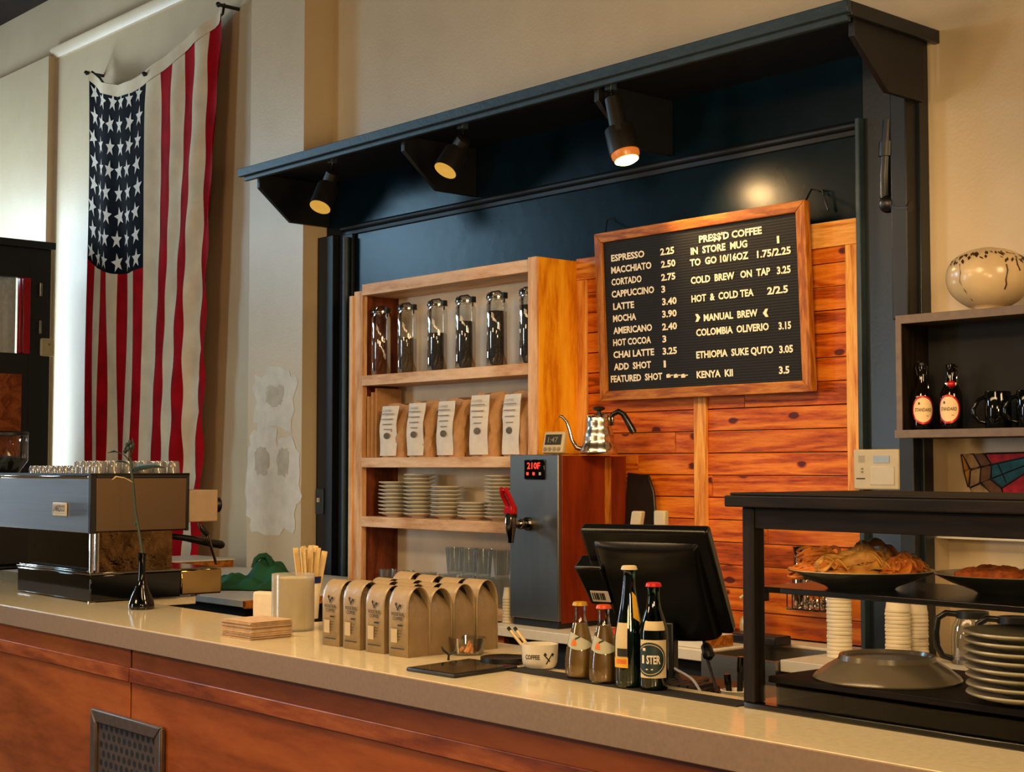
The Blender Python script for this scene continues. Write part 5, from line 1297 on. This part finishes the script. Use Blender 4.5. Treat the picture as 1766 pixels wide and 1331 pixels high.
for px, lb_, closed in ((1590, 'closed swing top bottle at the left end of the wall shelf', True), (1640, 'swing top bottle with a hanging red stopper, second on the wall shelf', False)):
    p = A(px, 738, y=4.44)
    t = thing('swing_top_bottle', lb_, 'bottle', (p.x, 4.445, ZS), 0, 'swing top bottles on the wall shelf')
    obj('glass_body', MB().lathe(swp, 28, cap=False), M['glass_brown'], t)
    an = math.atan2(CAM.x-p.x, -(CAM.y-4.445))+(-.28 if not closed else .05)
    def disc(r_, off, cz, m, nm):
        n = 36; mb = MB(); rings = 5
        vs = [(0, -off, cz)]
        for k in range(1, rings+1):
            for i in range(n): vs.append((r_*k/rings*math.cos(2*PI*i/n), -off, cz+r_*1.22*k/rings*math.sin(2*PI*i/n)))
        fs = [(0, 1+i, 1+(i+1) % n) for i in range(n)]
        for k in range(rings-1): fs += [(1+k*n+i, 1+(k+1)*n+i, 1+(k+1)*n+(i+1) % n, 1+k*n+(i+1) % n) for i in range(n)]
        mb.add(vs, fs, 0, True); return obj(nm, bend(mb, .038, an), m, t, fix=False)
    disc(.0395, .0006, .067, M['red_cap'], 'label_rim'); disc(.034, .0012, .067, M['label_warm'], 'round_label')
    obj('label_lettering', bend(text('STANDARD', .0115, .055, bold=.015, shear=.15).xf(Matrix.Translation((-.0275, -.0018, .062))), .038, an), M['ink_brown'], t, fix=False)
    obj('label_mark', bend(MB().box(-.016, -.010, -.0018, -.0012, .085, .093).box(.010, .018, -.0018, -.0012, .046, .0475), .038, an), M['ink_brown'], t, fix=False)
    if closed:
        obj('stopper', MB().lathe([(.008, .217), (.013, .219), (.013, .228), (.006, .236), (0, .237)], 18, cap=False), M['black'], t)
        obj('wire_bail', MB().tube([(-.018, 0, .185), (-.022, -.004, .215), (-.012, 0, .234), (.012, 0, .234), (.022, -.004, .215), (.018, 0, .185)], .0016, 6).tube([(.018, 0, .185), (.030, -.012, .165), (.033, -.014, .14)], .0016, 6), M['chrome_dim'], t)
    else:
        e = Vector((math.sin(an+.3), -math.cos(an+.3), 0)); sd = Vector((e.y*-1, e.x, 0))
        cpt = e*.026+Vector((0, 0, .150))
        obj('stopper', MB().sphere(cpt, (.014, .014, .012), 16, 10), M['red_cap'], t)
        obj('stopper_pin', MB().cyl(cpt-sd*.016, cpt+sd*.016, .0055, n=10), M['label'], t)
        obj('wire_bail', MB().tube([cpt-sd*.018, cpt-sd*.016+Vector((0, 0, .030)), e*.012-sd*.010+Vector((0, 0, .205)), e*.0+sd*.014+Vector((0, 0, .200)), e*.02+sd*.024+Vector((0, 0, .192)), cpt+sd*.018+Vector((0, 0, .022)), cpt+sd*.018], .0022, 6).tube([e*.012-sd*.010+Vector((0, 0, .205)), e*.016-sd*.0+Vector((0, 0, .210)), e*.02+sd*.024+Vector((0, 0, .208))], .002, 6), M['chrome'], t)
mugs = [(1722, 'black glass mug with its handle to the left beside the bottles on the wall shelf'), (1777, 'black glass mug cut off by the right edge of the photo on the wall shelf')]
for px, lb_ in mugs:
    p = A(px, 735, y=4.45)
    t = thing('black_mug', lb_, 'mug', (p.x, 4.45, ZS), math.radians(42), 'black mugs on the wall shelf')
    obj('mug_body', MB().lathe([(0, 0), (.040, 0), (.042, .003), (.042, .118), (.040, .121), (.038, .118), (.037, .006), (0, .006)], 32, cap=False), M['mug'], t)
    obj('handle', MB().tube([(-.040, 0, .104), (-.062, 0, .094), (-.078, 0, .066), (-.078, 0, .045), (-.062, 0, .024), (-.040, 0, .018)], [.006, .0065, .007, .007, .0065, .006], 10), M['mug'], t)
# round vase on the shelf
p0 = A(1640, 480, y=4.49); p1 = A(1706, 528, y=4.49)
va2 = thing('round_vase', 'round cracked cream pottery vase with brown leaf prints on top of the wall shelf', 'vase', (A(1706, 528, y=4.49).x, 4.49, SZ1+.0005))
VR = .138; vh2 = .212
vp_ = []
for k in range(25):
    t_ = k/24; zz = t_; rr = VR*(max(0, 1-abs(2*zz**1.12-1)**2.25))**.5
    vp_.append((max(rr, .055 if k == 0 else .022), zz*vh2))
vp_ = [(0, 0)]+vp_
obj('vase_body', MB().lathe(vp_, 44, cap=False), M['terracotta'], va2)
r = random.Random(5); lv = MB()
def on_vase(a, z, off=.001):
    for (ra, za), (rb, zb) in zip(vp_[1:], vp_[2:]):
        if za <= z <= zb:
            R = ra+(rb-ra)*(z-za)/(zb-za)+off; return Vector((R*math.sin(a), -R*math.cos(a), z+off*.3))
    return Vector((0, 0, z))
anv = math.atan2(CAM.x-va2.location.x, -(CAM.y-va2.location.y))
for k in range(46):
    a = anv+r.uniform(-1.25, 1.25); z = vh2*(.80+.13*r.random()-.06*abs(a-anv)); ln = r.uniform(.008, .02); w = ln*.35
    c0, c1 = on_vase(a, z), on_vase(a+r.uniform(-.12, .12), max(.02, z-ln)); s = Vector((math.cos(a), math.sin(a), 0))*w; md = (c0+c1)/2
    md2 = on_vase(math.atan2(md.x, -md.y), md.z, .0015)
    lv.add([c0, md2-s, c1, md2+s], [(0, 1, 2, 3)], 0)
obj('leaf_print', lv, M['raku_dark'], va2, fix=False)
ck = MB()
for a0, pts_ in ((-.75, ((0, .15), (.06, .12), (.02, .09), (.10, .06), (.14, .03))), (.42, ((0, .14), (.02, .12), (-.02, .09), (.01, .075), (-.01, .06))), (.75, ((0, .16), (-.03, .14), (.03, .12)))):
    ck.tube([on_vase(anv+a0+da, z, .0002) for da, z in pts_], .0016 if a0 < 0 else .003, 5)
obj('crack', ck, M['raku_dark'], va2)
# stained glass leaning in the recess
NY = YW+.12
def SG(px, py): return A(px, py, y=4.745)
s0 = SG(1657, 781); 
sg = thing('stained_glass', 'stained glass panel in red, teal and tan under the wall shelf', 'stained glass', (s0.x, 4.745, s0.z-.16))
def sgp(cx_, cy_):
    p = SG(1640+cx_/8.318, 740+cy_/8.318)-Vector(sg.location); return (p.x, p.z)
shapes = [([(150,360),(215,440),(270,570),(190,600)],'stone_amber'),([(190,600),(280,590),(262,800),(250,830)],'stone_amber'),([(165,360),(325,355),(425,535),(285,570)],'stone_tan'),([(285,590),(430,550),(415,770),(270,830)],'stone_tan'),
 ([(335,355),(480,350),(578,500),(435,535)],'stone_brown'),([(435,550),(580,520),(570,710),(425,770)],'stone_brown'),([(280,840),(420,780),(590,930),(320,960)],'stone_tan'),([(440,770),(570,720),(720,835),(760,960),(620,950)],'stone_brown'),
 ([(500,350),(1300,330),(1300,350),(590,500)],'glass_red'),([(590,510),(1300,350),(1300,480),(735,830),(590,710)],'glass_teal'),([(740,840),(1300,490),(1300,980),(770,960)],'glass_red')]
for poly, mt in shapes:
    P = [sgp(*p) for p in poly]; obj('glass_piece', MB().prism(P, 'y', -.002, .002), M[mt], sg)
ld = MB()
for poly, mt in shapes:
    P = [sgp(*p) for p in poly]; ld.tube([(p[0], -.001, p[1]) for p in P], .0032, 5, closed=True)
for a_, b_ in (((580, 710), (1300, 430)), ((680, 500), (800, 770))): pa_, pb2 = sgp(*a_), sgp(*b_); ld.cyl((pa_[0], -.002, pa_[1]), (pb2[0], -.002, pb2[1]), .0025, n=5)
obj('lead_lines', ld, M['lead'], sg)
# a sill shelf so the panel stands on something
zlow = min(sgp(*p)[1] for poly, _ in shapes for p in poly)
struct('trim_13', MB().box(-3.015, -1.2, YW+.03, NY-.001, 1.30, sg.location.z+zlow-.004), M['plaster_white'], 'white ledge in the recess under the stained glass', 'ledge')
# thermostat
p0, p1 = A(1471, 775, y=4.56), A(1551, 845, y=4.56)
th = thing('thermostat', 'cream wall thermostat with a small grey screen on the navy casing', 'thermostat', (p0.x, 4.56, p1.z))
tw, thh = p1.x-p0.x, p0.z-p1.z
obj('housing', MB().box(0, tw, 0, .03, 0, thh), M['cream_plastic'], th, .006, seg=3)
obj('wall_plate', MB().box(.02, tw-.02, .03, .039, .02, thh-.02), M['white_plastic'], th)
obj('screen', MB().box(tw*.45, tw*.80, -.002, .001, thh*.66, thh*.84), M['lcd_grey'], th)
obj('door_flap', MB().box(tw*.38, tw*.90, -.0025, .001, thh*.12, thh*.58), M['white_plastic'], th, .002)
gl = MB()
for k in range(6): gl.box(tw*.12, tw*.26, -.0012, .0, thh*(.68+.03*k), thh*(.69+.03*k))
obj('speaker_slots', gl, M['ink_grey'], th); obj('button', MB().box(tw*.18, tw*.22, -.003, 0, thh*.50, thh*.54).box(tw*.18, tw*.22, -.003, 0, thh*.42, thh*.46), M['ink_grey'], th)
obj('maker_mark', MB().box(tw*.07, tw*.26, -.001, 0, thh*.26, thh*.29), M['ink'], th)

# ------------------------------------------------------------------ pastry case
pcp = cloc(1282, 1220)
pc = thing('pastry_case', 'dark wooden glazed pastry case on the counter', 'display case', pcp+Vector((0, 0, .0005)), CT)
PL = 1.35; PD = .42; PH = .447
wps = .031
zsh = 1.300-CZ
for x_ in (0, PL-wps):
    obj('post', MB().box(x_, x_+wps, 0, .036, .012, PH-.03), M['case_wood_v'], pc, .003)
    if x_ > 0: obj('post', MB().box(x_, x_+wps, PD-.036, PD, .012, PH-.03), M['case_wood_v'], pc, .003)
obj('top_board', MB().box(-.03, PL+.03, -.022, PD+.02, PH-.03, PH-.006).box(-.022, PL+.022, -.014, PD+.012, PH-.006, PH), M['case_wood'], pc, .004)
obj('top_rail', MB().box(wps, PL-wps, .004, .024, PH-.075, PH-.0305), M['case_wood'], pc, .002)
obj('base_board', MB().box(0, PL, 0, PD, 0, .012), M['black_gloss'], pc, .002)
obj('floor_board', MB().box(wps+.004, PL-.004, .038, PD, .052, .066), M['case_wood'], pc, .002)
obj('floor_riser', MB().box(wps+.01, PL-.01, PD-.02, PD-.004, .012, .0518), M['black_matte'], pc)
obj('floor_leg_and_blocker', MB().box(wps+.008, wps+.014, .06, PD-.025, .012, .0518).box(.06, .075, .26, PD-.025, .012, .0518).box(PL-.075, PL-.06, .26, PD-.025, .012, .0518), M['black_matte'], pc)  # first box is an added strip that blocks light from the planks
obj('mid_shelf', MB().box(.006, PL-.006, .04, PD-.03, zsh-.012, zsh), M['case_shelf'], pc, .002)
obj('shelf_support', MB().box(.01, .03, .036, .05, zsh-.03, zsh-.0125).box(PL-.03, PL-.01, .036, .05, zsh-.03, zsh-.0125), M['case_wood'], pc)
obj('front_glass', MB().box(wps, PL-wps, .012, .016, .0125, PH-.076), M['case_glass'], pc)
pcM = Matrix.Translation(pc.location) @ Matrix.Rotation(CT, 4, 'Z')
zfl = CZ+.0005+.0665; zms = CZ+.0005+zsh+.0005
def onp(px, py, z): return A(px, py, z=z)
def dish_prof(R, h): return [(0, 0), (R*.5, 0), (R*.55, .004), (R*.8, h*.55), (R*.985, h), (R, h+.002), (R*.985, h+.005), (R*.78, h*.55+.006), (R*.55, .010), (0, .009)]
# inverted plate
c = (onp(1398, 1172, zfl)+onp(1664, 1164, zfl))/2
c = onp(1530, 1158, zfl+.015); 
ip = thing('serving_plate', 'large grey serving plate turned upside down on the case floor', 'plate', (c.x, c.y+.0, zfl))
R = .150
obj('plate_body', MB().lathe([(R*.985, .0), (R, .003), (R*.97, .009), (R*.82, .026), (R*.66, .040), (R*.64, .050), (R*.60, .050), (R*.585, .043), (0, .043), (0, .036), (R*.6, .034), (R*.8, .02), (R*.95, .002)], 56, cap=False), M['plate_grey'], ip)
# stack of plates
c = onp(1778, 1165, zfl+.05)
o0 = None
for k in range(8):
    lb_ = 'grey dinner plate, %s of the stack at the right of the case floor' % ORD[7-k]
    if o0 is None:
        o0 = obj('dinner_plate', MB().lathe(dish_prof(.118, .016), 48, cap=False), M['plate_stack']); o = o0
    else: o = o0.copy(); COL.objects.link(o)
    tag(o, lb_, 'plate', 'dinner plates stacked in the pastry case'); o.location = (c.x+rnd.uniform(-.003, .003), c.y+rnd.uniform(-.003, .003), zfl+.0003+.0158*k)
# platters of pastry
def platter(px, py, R, lb_, mat):
    c = onp(px, py, zms+.035)
    t = thing('platter', lb_, 'platter', (c.x, c.y, zms))
    obj('platter_body', MB().lathe([(0, 0), (R*.45, 0), (R*.50, .006), (R*.80, .022), (R*.99, .036), (R, .0375), (R*.985, .039), (R*.78, .0255), (R*.5, .012), (0, .010)], 56, cap=False), [M['plate_dark']], t)
    obj('platter_glaze', MB().lathe([(0, .0108), (R*.5, .0128), (R*.78, .0263), (R*.985, .0398), (R*1.0, .0388)], 56, cap=False), mat, t)
    return t, Vector((c.x, c.y, zms))
t1, pc1 = platter(1485, 985, .150, 'oval looking dark rimmed platter heaped with fried pastries in the case', M['plate_rim'])
t2, pc2 = platter(1748, 993, .152, 'dark rimmed platter with brown biscuits at the right of the case', M['plate_rim'])
def tangle(seed, L_, W_, H_, strands, rad, kind):
    """kind 0: a nest of thin strands; kind 1: a folded ribbon twist of dough"""
    r = random.Random(seed); mb = MB()
    if kind == 0:
        for k in range(strands):
            ph = r.uniform(0, 6.28); rr = r.uniform(.45, 1.0); zc_ = r.uniform(.10, .85); tl_ = r.uniform(-.5, .5); n = 26; pts = []
            for i in range(n):
                a = ph+i/n*r.uniform(4.2, 4.5) if i == 0 else ph+i/n*4.4
                k_ = rr*(1-.55*max(0, zc_-.3))*(1+.10*math.sin(3*a+ph))
                pts.append((L_/2*k_*math.cos(a), W_*1.15*k_*math.sin(a), max(rad, H_*zc_*(1-.25*k_**2)+H_*.12*math.sin(2*a+tl_*4)+tl_*.02*math.cos(a))))
            mb.tube(pts, rad, 6)
        mb.sphere((0, 0, H_*.30), (L_*.38, W_*.85, H_*.28), 18, 10)
    else:
        for k in range(strands):
            ph = r.uniform(0, 6.28); y0_ = W_*(2*(k+.5)/strands-1)*.8; z0_ = H_*(1-(y0_/W_)**2)*.55; n = 30; vs = []; m_ = 7; wd = rad*r.uniform(1.6, 2.6)
            for i in range(n):
                t = i/(n-1); env = math.sin(PI*(.05+.9*t))**.5; x = (t-.5)*L_; tw = ph+5.5*t+.8*math.sin(9*t+ph)
                cy_ = y0_*env+.25*W_*math.sin(7*t+ph); cz_ = rad+z0_*env+.16*H_*math.sin(8*t+ph*1.7)*env
                for q_ in range(m_):
                    s_ = 2*q_/(m_-1)-1; bow = .5*(1-s_*s_)*rad*1.6
                    vs.append((x, cy_+s_*wd*math.cos(tw)-bow*math.sin(tw), max(.0015, cz_+abs(s_*wd*math.sin(tw))+bow*abs(math.cos(tw)))))
            b_ = len(mb.v); mb.add(vs, [(i*m_+q_, (i+1)*m_+q_, (i+1)*m_+q_+1, i*m_+q_+1) for i in range(n-1) for q_ in range(m_-1)], 0, True)
        mb.sphere((0, 0, H_*.26), (L_*.42, W_*.8, H_*.25), 18, 10)
    return mb
ps = [(-.088, .005, .35, 3, 'thin stranded orange pastry at the left end of the platter', 'fried', .125, .042, .075, 46, .0030, 0), (-.030, -.045, .15, 5, 'large golden fried pastry at the front of the platter', 'fried_gold', .15, .034, .056, 6, .009, 1),
      (.030, .025, .45, 9, 'tall golden fried pastry at the back of the platter', 'fried_gold', .12, .036, .088, 7, .009, 1), (.075, -.035, .75, 12, 'reddish fried pastry right of the middle of the platter', 'fried', .10, .030, .052, 6, .008, 1), (.110, .035, -.3, 15, 'small golden fried pastry at the right end of the platter', 'fried_gold', .075, .026, .042, 5, .008, 1)]
for x_, y_, rz, sd, lb_, mt, L_, W_, H_, ns, rad, kd in ps:
    w = math.radians(48.4)   # along the picture's horizontal so the heap reads across the plate
    dx_, dy_ = x_*math.cos(w)-y_*math.sin(w), x_*math.sin(w)+y_*math.cos(w)
    o = obj('fried_pastry', tangle(sd, L_, W_, H_, ns, rad, kd), M[mt], solid=.003 if kd else 0); tag(o, lb_, 'pastry', 'fried pastries on the platter'); o.location = pc1+Vector((dx_, dy_, .016)); o.rotation_euler = (0, 0, w+rz)
def biscuit(seed, R_, H_):
    r = random.Random(seed); a = [r.uniform(0, 6.28) for _ in range(6)]
    def fn(u, v):
        th = 2*PI*u; ph = PI*v; k = 1+.10*math.sin(3*th+a[0])*math.sin(ph)+.08*math.sin(5*th+a[1]+3*ph)+.06*math.sin(9*ph+a[2]+2*th)
        return (R_*k*math.sin(ph)*math.cos(th), R_*.8*k*math.sin(ph)*math.sin(th), H_*(1+k*math.cos(ph)))
    return MB().grid(fn, 32, 18)
for i, (x_, y_, R_, H_, nm_) in enumerate(((-.082, -.01, .038, .019, 'leftmost'), (-.028, -.03, .042, .021, 'second from the left'), (.022, -.045, .040, .019, 'third from the left'), (.07, -.03, .042, .019, 'rightmost'), (-.04, .03, .038, .020, 'rear'))):
    w = math.radians(48.4); dx_, dy_ = x_*math.cos(w)-y_*math.sin(w), x_*math.sin(w)+y_*math.cos(w)
    o = obj('biscuit', biscuit(i+3, R_, H_), M['biscuit']); tag(o, 'brown crumbly biscuit on the right platter, %s of the row' % nm_, 'biscuit', 'brown biscuits on the platter'); o.location = pc2+Vector((dx_, dy_, .014))

# ------------------------------------------------------------------ back counter right: sink, soap, cups, carafes
zc = .9005
q = A(1335, 1098, z=zc)
so = thing('soap_bottle', 'yellowish clear soap bottle with a pump by the sink', 'soap bottle', (q.x, 4.50, zc))
obj('bottle_body', MB().lathe([(0, 0), (.036, 0), (.042, .02), (.050, .05), (.046, .075), (.030, .098), (.018, .108), (.016, .118), (0, .118)], 28, cap=False), M['soap'], so)
obj('pump', MB().lathe([(.019, .117), (.021, .122), (.021, .138), (.008, .142), (.007, .16), (0, .16)], 20, cap=False).tube([(0, 0, .160), (-.03, -.02, .162), (-.038, -.026, .154)], .007, 8), M['soap'], so)
sx0, sx1 = A(1222, 1112, y=4.12).x, A(1350, 1128, y=4.12).x
# the sink sits in a gap of the counter top
for o in list(bc.children):
    if o.name.startswith('top'): bpy.data.objects.remove(o)
obj('top', MB().box(-4.80, sx0-.004, YB, 4.34, .86, .90).box(-4.73, sx0-.004, 4.34, 4.598, .86, .90).box(sx0-.004, sx1+.004, 4.475, 4.598, .86, .90).box(sx1+.004, -1.2, YB, 4.555, .86, .90).box(-2.9, -1.2, 4.555, 4.775, .86, .90), M['white_lam'], bc, .003)
for o in list(bc.children):
    if o.name.startswith('cabinet_body'): bpy.data.objects.remove(o)
obj('cabinet_body', MB().box(-4.70, sx0-.02, YB+.06, 4.55, 0, .859).box(sx1+.02, -1.2, YB+.06, 4.55, 0, .859).box(sx0-.02, sx1+.02, YB+.06, 4.55, 0, .70), M['black_matte'], bc)
sk_ = thing('sink', 'steel bar sink with a flat apron front set into the back counter', 'sink', (sx0, YB-.02, .701))
sw_ = sx1-sx0; sd_ = .385; shh = .192
obj('basin', MB().box(0, sw_, 0, .018, .0, shh).box(0, sw_, sd_-.018, sd_, .0, shh).box(0, .018, .018, sd_-.018, 0, shh).box(sw_-.018, sw_, .018, sd_-.018, 0, shh).box(.018, sw_-.018, .018, sd_-.018, 0, .02), M['sink_steel'], sk_)
obj('drain', MB().lathe([(0, .021), (.03, .021), (.035, .024), (0, .024)], 20, (sw_/2, sd_/2, 0), cap=False), M['chrome_dim'], sk_)
# dish rack with chrome cups on the planks
q = A(1393, 1050, y=4.52); 
rk = thing('utensil_rack', 'chrome wire utensil rack hanging on the pine planks above the sink', 'rack', (q.x, 4.47, 0))
zr = A(1393, 1052, y=4.47).z; zt_r = A(1375, 945, y=4.47).z
xr0 = A(1357, 1000, y=4.47).x-q.x; xr1 = A(1432, 1000, y=4.47).x-q.x
wm = MB()
for y_ in (0, .10): wm.tube([(xr0, y_, zr), (xr1, y_, zr)], .005, 8).tube([(xr0, y_, zr+.09), (xr1, y_, zr+.09)], .004, 8)
for k in range(9):
    x_ = xr0+(xr1-xr0)*k/8; wm.tube([(x_, 0, zr+.09), (x_, 0, zr), (x_, .10, zr), (x_, .10, zr+.09)], .0025, 6)
wm.tube([(xr0, .10, zr+.05), (xr0, .128, zr+.05)], .006, 8).tube([(xr1, .10, zr+.05), (xr1, .128, zr+.05)], .006, 8)
obj('wire_frame', wm, M['chrome'], rk)
ut = random.Random(6)
for k in range(5):
    x_ = q.x+xr0+.02+(xr1-xr0-.04)*k/4
    u = thing('metal_pitcher' if k == 0 else 'steel_scoop', 'steel milk pitcher in the wire rack, its rim showing left of the platter' if k == 0 else 'steel scoop lying in the wire rack above the sink, %s from the left' % ['', 'first', 'second', 'third', 'fourth'][k], 'pitcher' if k == 0 else 'scoop', (x_+(.01 if k == 0 else 0), 4.52, zr+.0035))
    if k == 0:
        obj('pitcher_body', MB().lathe([(0, 0), (.036, 0), (.038, .006), (.038, .09), (.031, .16), (.031, zt_r-zr-.02), (.034, zt_r-zr), (.031, zt_r-zr), (.029, zt_r-zr-.03), (.029, .10), (0, .02)], 28, cap=False), M['chrome'], u)
        obj('pitcher_handle', MB().tube([(.034, -.008, zt_r-zr-.02), (.055, -.012, zt_r-zr-.04), (.058, -.012, .12), (.036, -.008, .08)], .006, 8), M['chrome'], u)
    else:
        obj('scoop_bowl', MB().lathe([(0, 0), (.016, .002), (.024, .014), (.026, .03), (.024, .03), (.014, .006), (0, .004)], 20, cap=False), M['chrome'], u)
        obj('scoop_handle', MB().tube([(.02, 0, .024), (.04*(-1)**k, .01, .06), (.05*(-1)**k, .014, .085)], .004, 8), M['chrome'], u)
# paper cups upside down in stacks
cupm = obj('paper_cup', MB().lathe([(.041, 0), (.043, .002), (.043, .008), (.041, .010), (.030, .10), (.028, .103), (0, .100)], 24, cap=False), M['cup_paper']); fc = True
for px, yy, n, w in ((1448, 4.30, 16, 'left stack'), (1549, 4.42, 13, 'middle stack'), (1580, 4.51, 12, 'rear right stack')):
    p = A(px, 1130, y=yy)
    for k in range(n):
        o = cupm if fc else cupm.copy()
        if not fc: COL.objects.link(o)
        fc = False; tag(o, 'white paper cup, %s in the %s behind the pastry case' % (ORD[n-1-k], w), 'cup', 'paper cups stacked upside down on the back counter'); o.location = (p.x+rnd.uniform(-.001, .001), yy, zc+.0132*k)
# glass carafes with black handles
for px, w in ((1662, 'left'), (1727, 'right')):
    p = A(px, 1140, y=4.50)
    t = thing('glass_carafe', 'empty glass coffee carafe with a black handle, %s one behind the pastry case' % w, 'carafe', (p.x+.055+(.03 if w == 'right' else -.02), 4.50 if w == 'left' else 4.44, zc), math.radians(40), 'glass coffee carafes on the back counter')
    obj('carafe_glass', MB().lathe([(0, .004), (.060, .004), (.068, .012), (.070, .08), (.066, .12), (.050, .150), (.046, .165), (.050, .172)], 32, cap=False), M['glass_dim'], t)
    obj('collar', MB().lathe([(.0465, .150), (.055, .150), (.053, .172), (.047, .172)], 32, cap=False), M['black'], t)
    obj('base_band', MB().lathe([(.062, 0), (.069, .0), (.070, .014), (.066, .014)], 32, cap=False), M['chrome_dim'], t)
    obj('handle', MB().tube([(-.050, 0, .162), (-.085, 0, .165), (-.112, 0, .148), (-.118, 0, .10), (-.115, 0, .055), (-.098, 0, .024), (-.066, 0, .014)], [.010, .011, .0115, .011, .011, .0105, .010], 12), M['black_plastic'], t)
# odds and ends on the back counter by the boiler
p = A(1165, 1108, y=4.2)
oc2 = thing('orange_towel', 'bright orange folded cloth on the back counter under the order screen', 'cloth', (-4.0, 4.30, zc))
obj('towel_fold', MB().grid(lambda u, v: (u*.42-.21, v*.22-.11, .028*math.sin(PI*v)**.5*math.sin(PI*u)**.3+.006*math.sin(9*u)), 24, 12), M['orange_cloth'], oc2, solid=.01)
p0, p1 = A(1152, 1132, y=4.12), A(1186, 1138, y=4.12)
bx = thing('cream_box', 'cream box with an orange side on the back counter below the order screen', 'box', (p0.x, 4.125, zc))
obj('box_body', MB().box(0, .17, 0, .16, 0, .045), M['white_lam'], bx, .003); obj('orange_side', MB().box(.171, .173, .004, .156, .003, .042), M['oak'], bx)
dk = thing('black_scanner', 'black flat device behind the cream box on the back counter', 'device', (p0.x+.16, 4.36, zc))
obj('device_body', MB().box(-.10, .14, 0, .10, .0, .035), M['black'], dk, .006)
# white stack of lids left of the boiler
p = A(872, 1070, y=4.2)
cupm2 = None
for k in range(9):
    lb_ = 'small white cup, %s in the slim stack left of the boiler' % ORD[8-k]
    if cupm2 is None: cupm2 = obj('small_cup', MB().lathe([(.022, 0), (.024, .002), (.024, .007), (.022, .009), (.016, .05), (0, .05)], 18, cap=False), M['white_plastic']); o = cupm2
    else: o = cupm2.copy(); COL.objects.link(o)
    tag(o, lb_, 'cup', 'small white cups stacked left of the boiler'); o.location = (-4.765, 4.21, zc+.0122*k)
# cold brew taps
q = A(1098, 880, y=3.9)
tt = thing('tap_tower', 'steel tap tower with two pale rectangular tap handles behind the order screen', 'tap', (-3.50, 4.15, zc))
def TH(px, py): return A(px, py, y=4.15)-Vector(tt.location)
a0, a1, b0_, b1_ = TH(1096, 918), TH(1101, 881), TH(1140, 918), TH(1140, 880)
cx0 = (a0.x+b0_.x)/2
obj('tower_column', MB().cyl((cx0, .03, 0), (cx0, .03, a0.z-.11), .03, n=20).box(a0.x-.03, b0_.x+.03, .0, .06, a0.z-.115, a0.z-.06), M['chrome_dim'], tt, .004)
def handle(b, t_, w):
    d_ = (t_-b); k = MB(); s = Vector((1, 0, 0))
    vs = []
    for p in (b-d_*.35, t_):
        for sx, sy in ((-w, -.012), (w, -.012), (w, .014), (-w, .014)): vs.append(p+Vector((sx, sy, 0)))
    k.add(vs, [(0, 3, 2, 1), (4, 5, 6, 7), (0, 1, 5, 4), (1, 2, 6, 5), (2, 3, 7, 6), (3, 0, 4, 7)])
    o = obj('tap_handle', k, M['cream_plastic'], tt, .006); obj('tap_stem', MB().cyl(b-d_*.33+Vector((0, .001, 0)), Vector((b.x, .02, a0.z-.075)), .008, n=10), M['chrome'], o); return o
handle(a0, a1, .026); handle(b0_, b1_, .028)
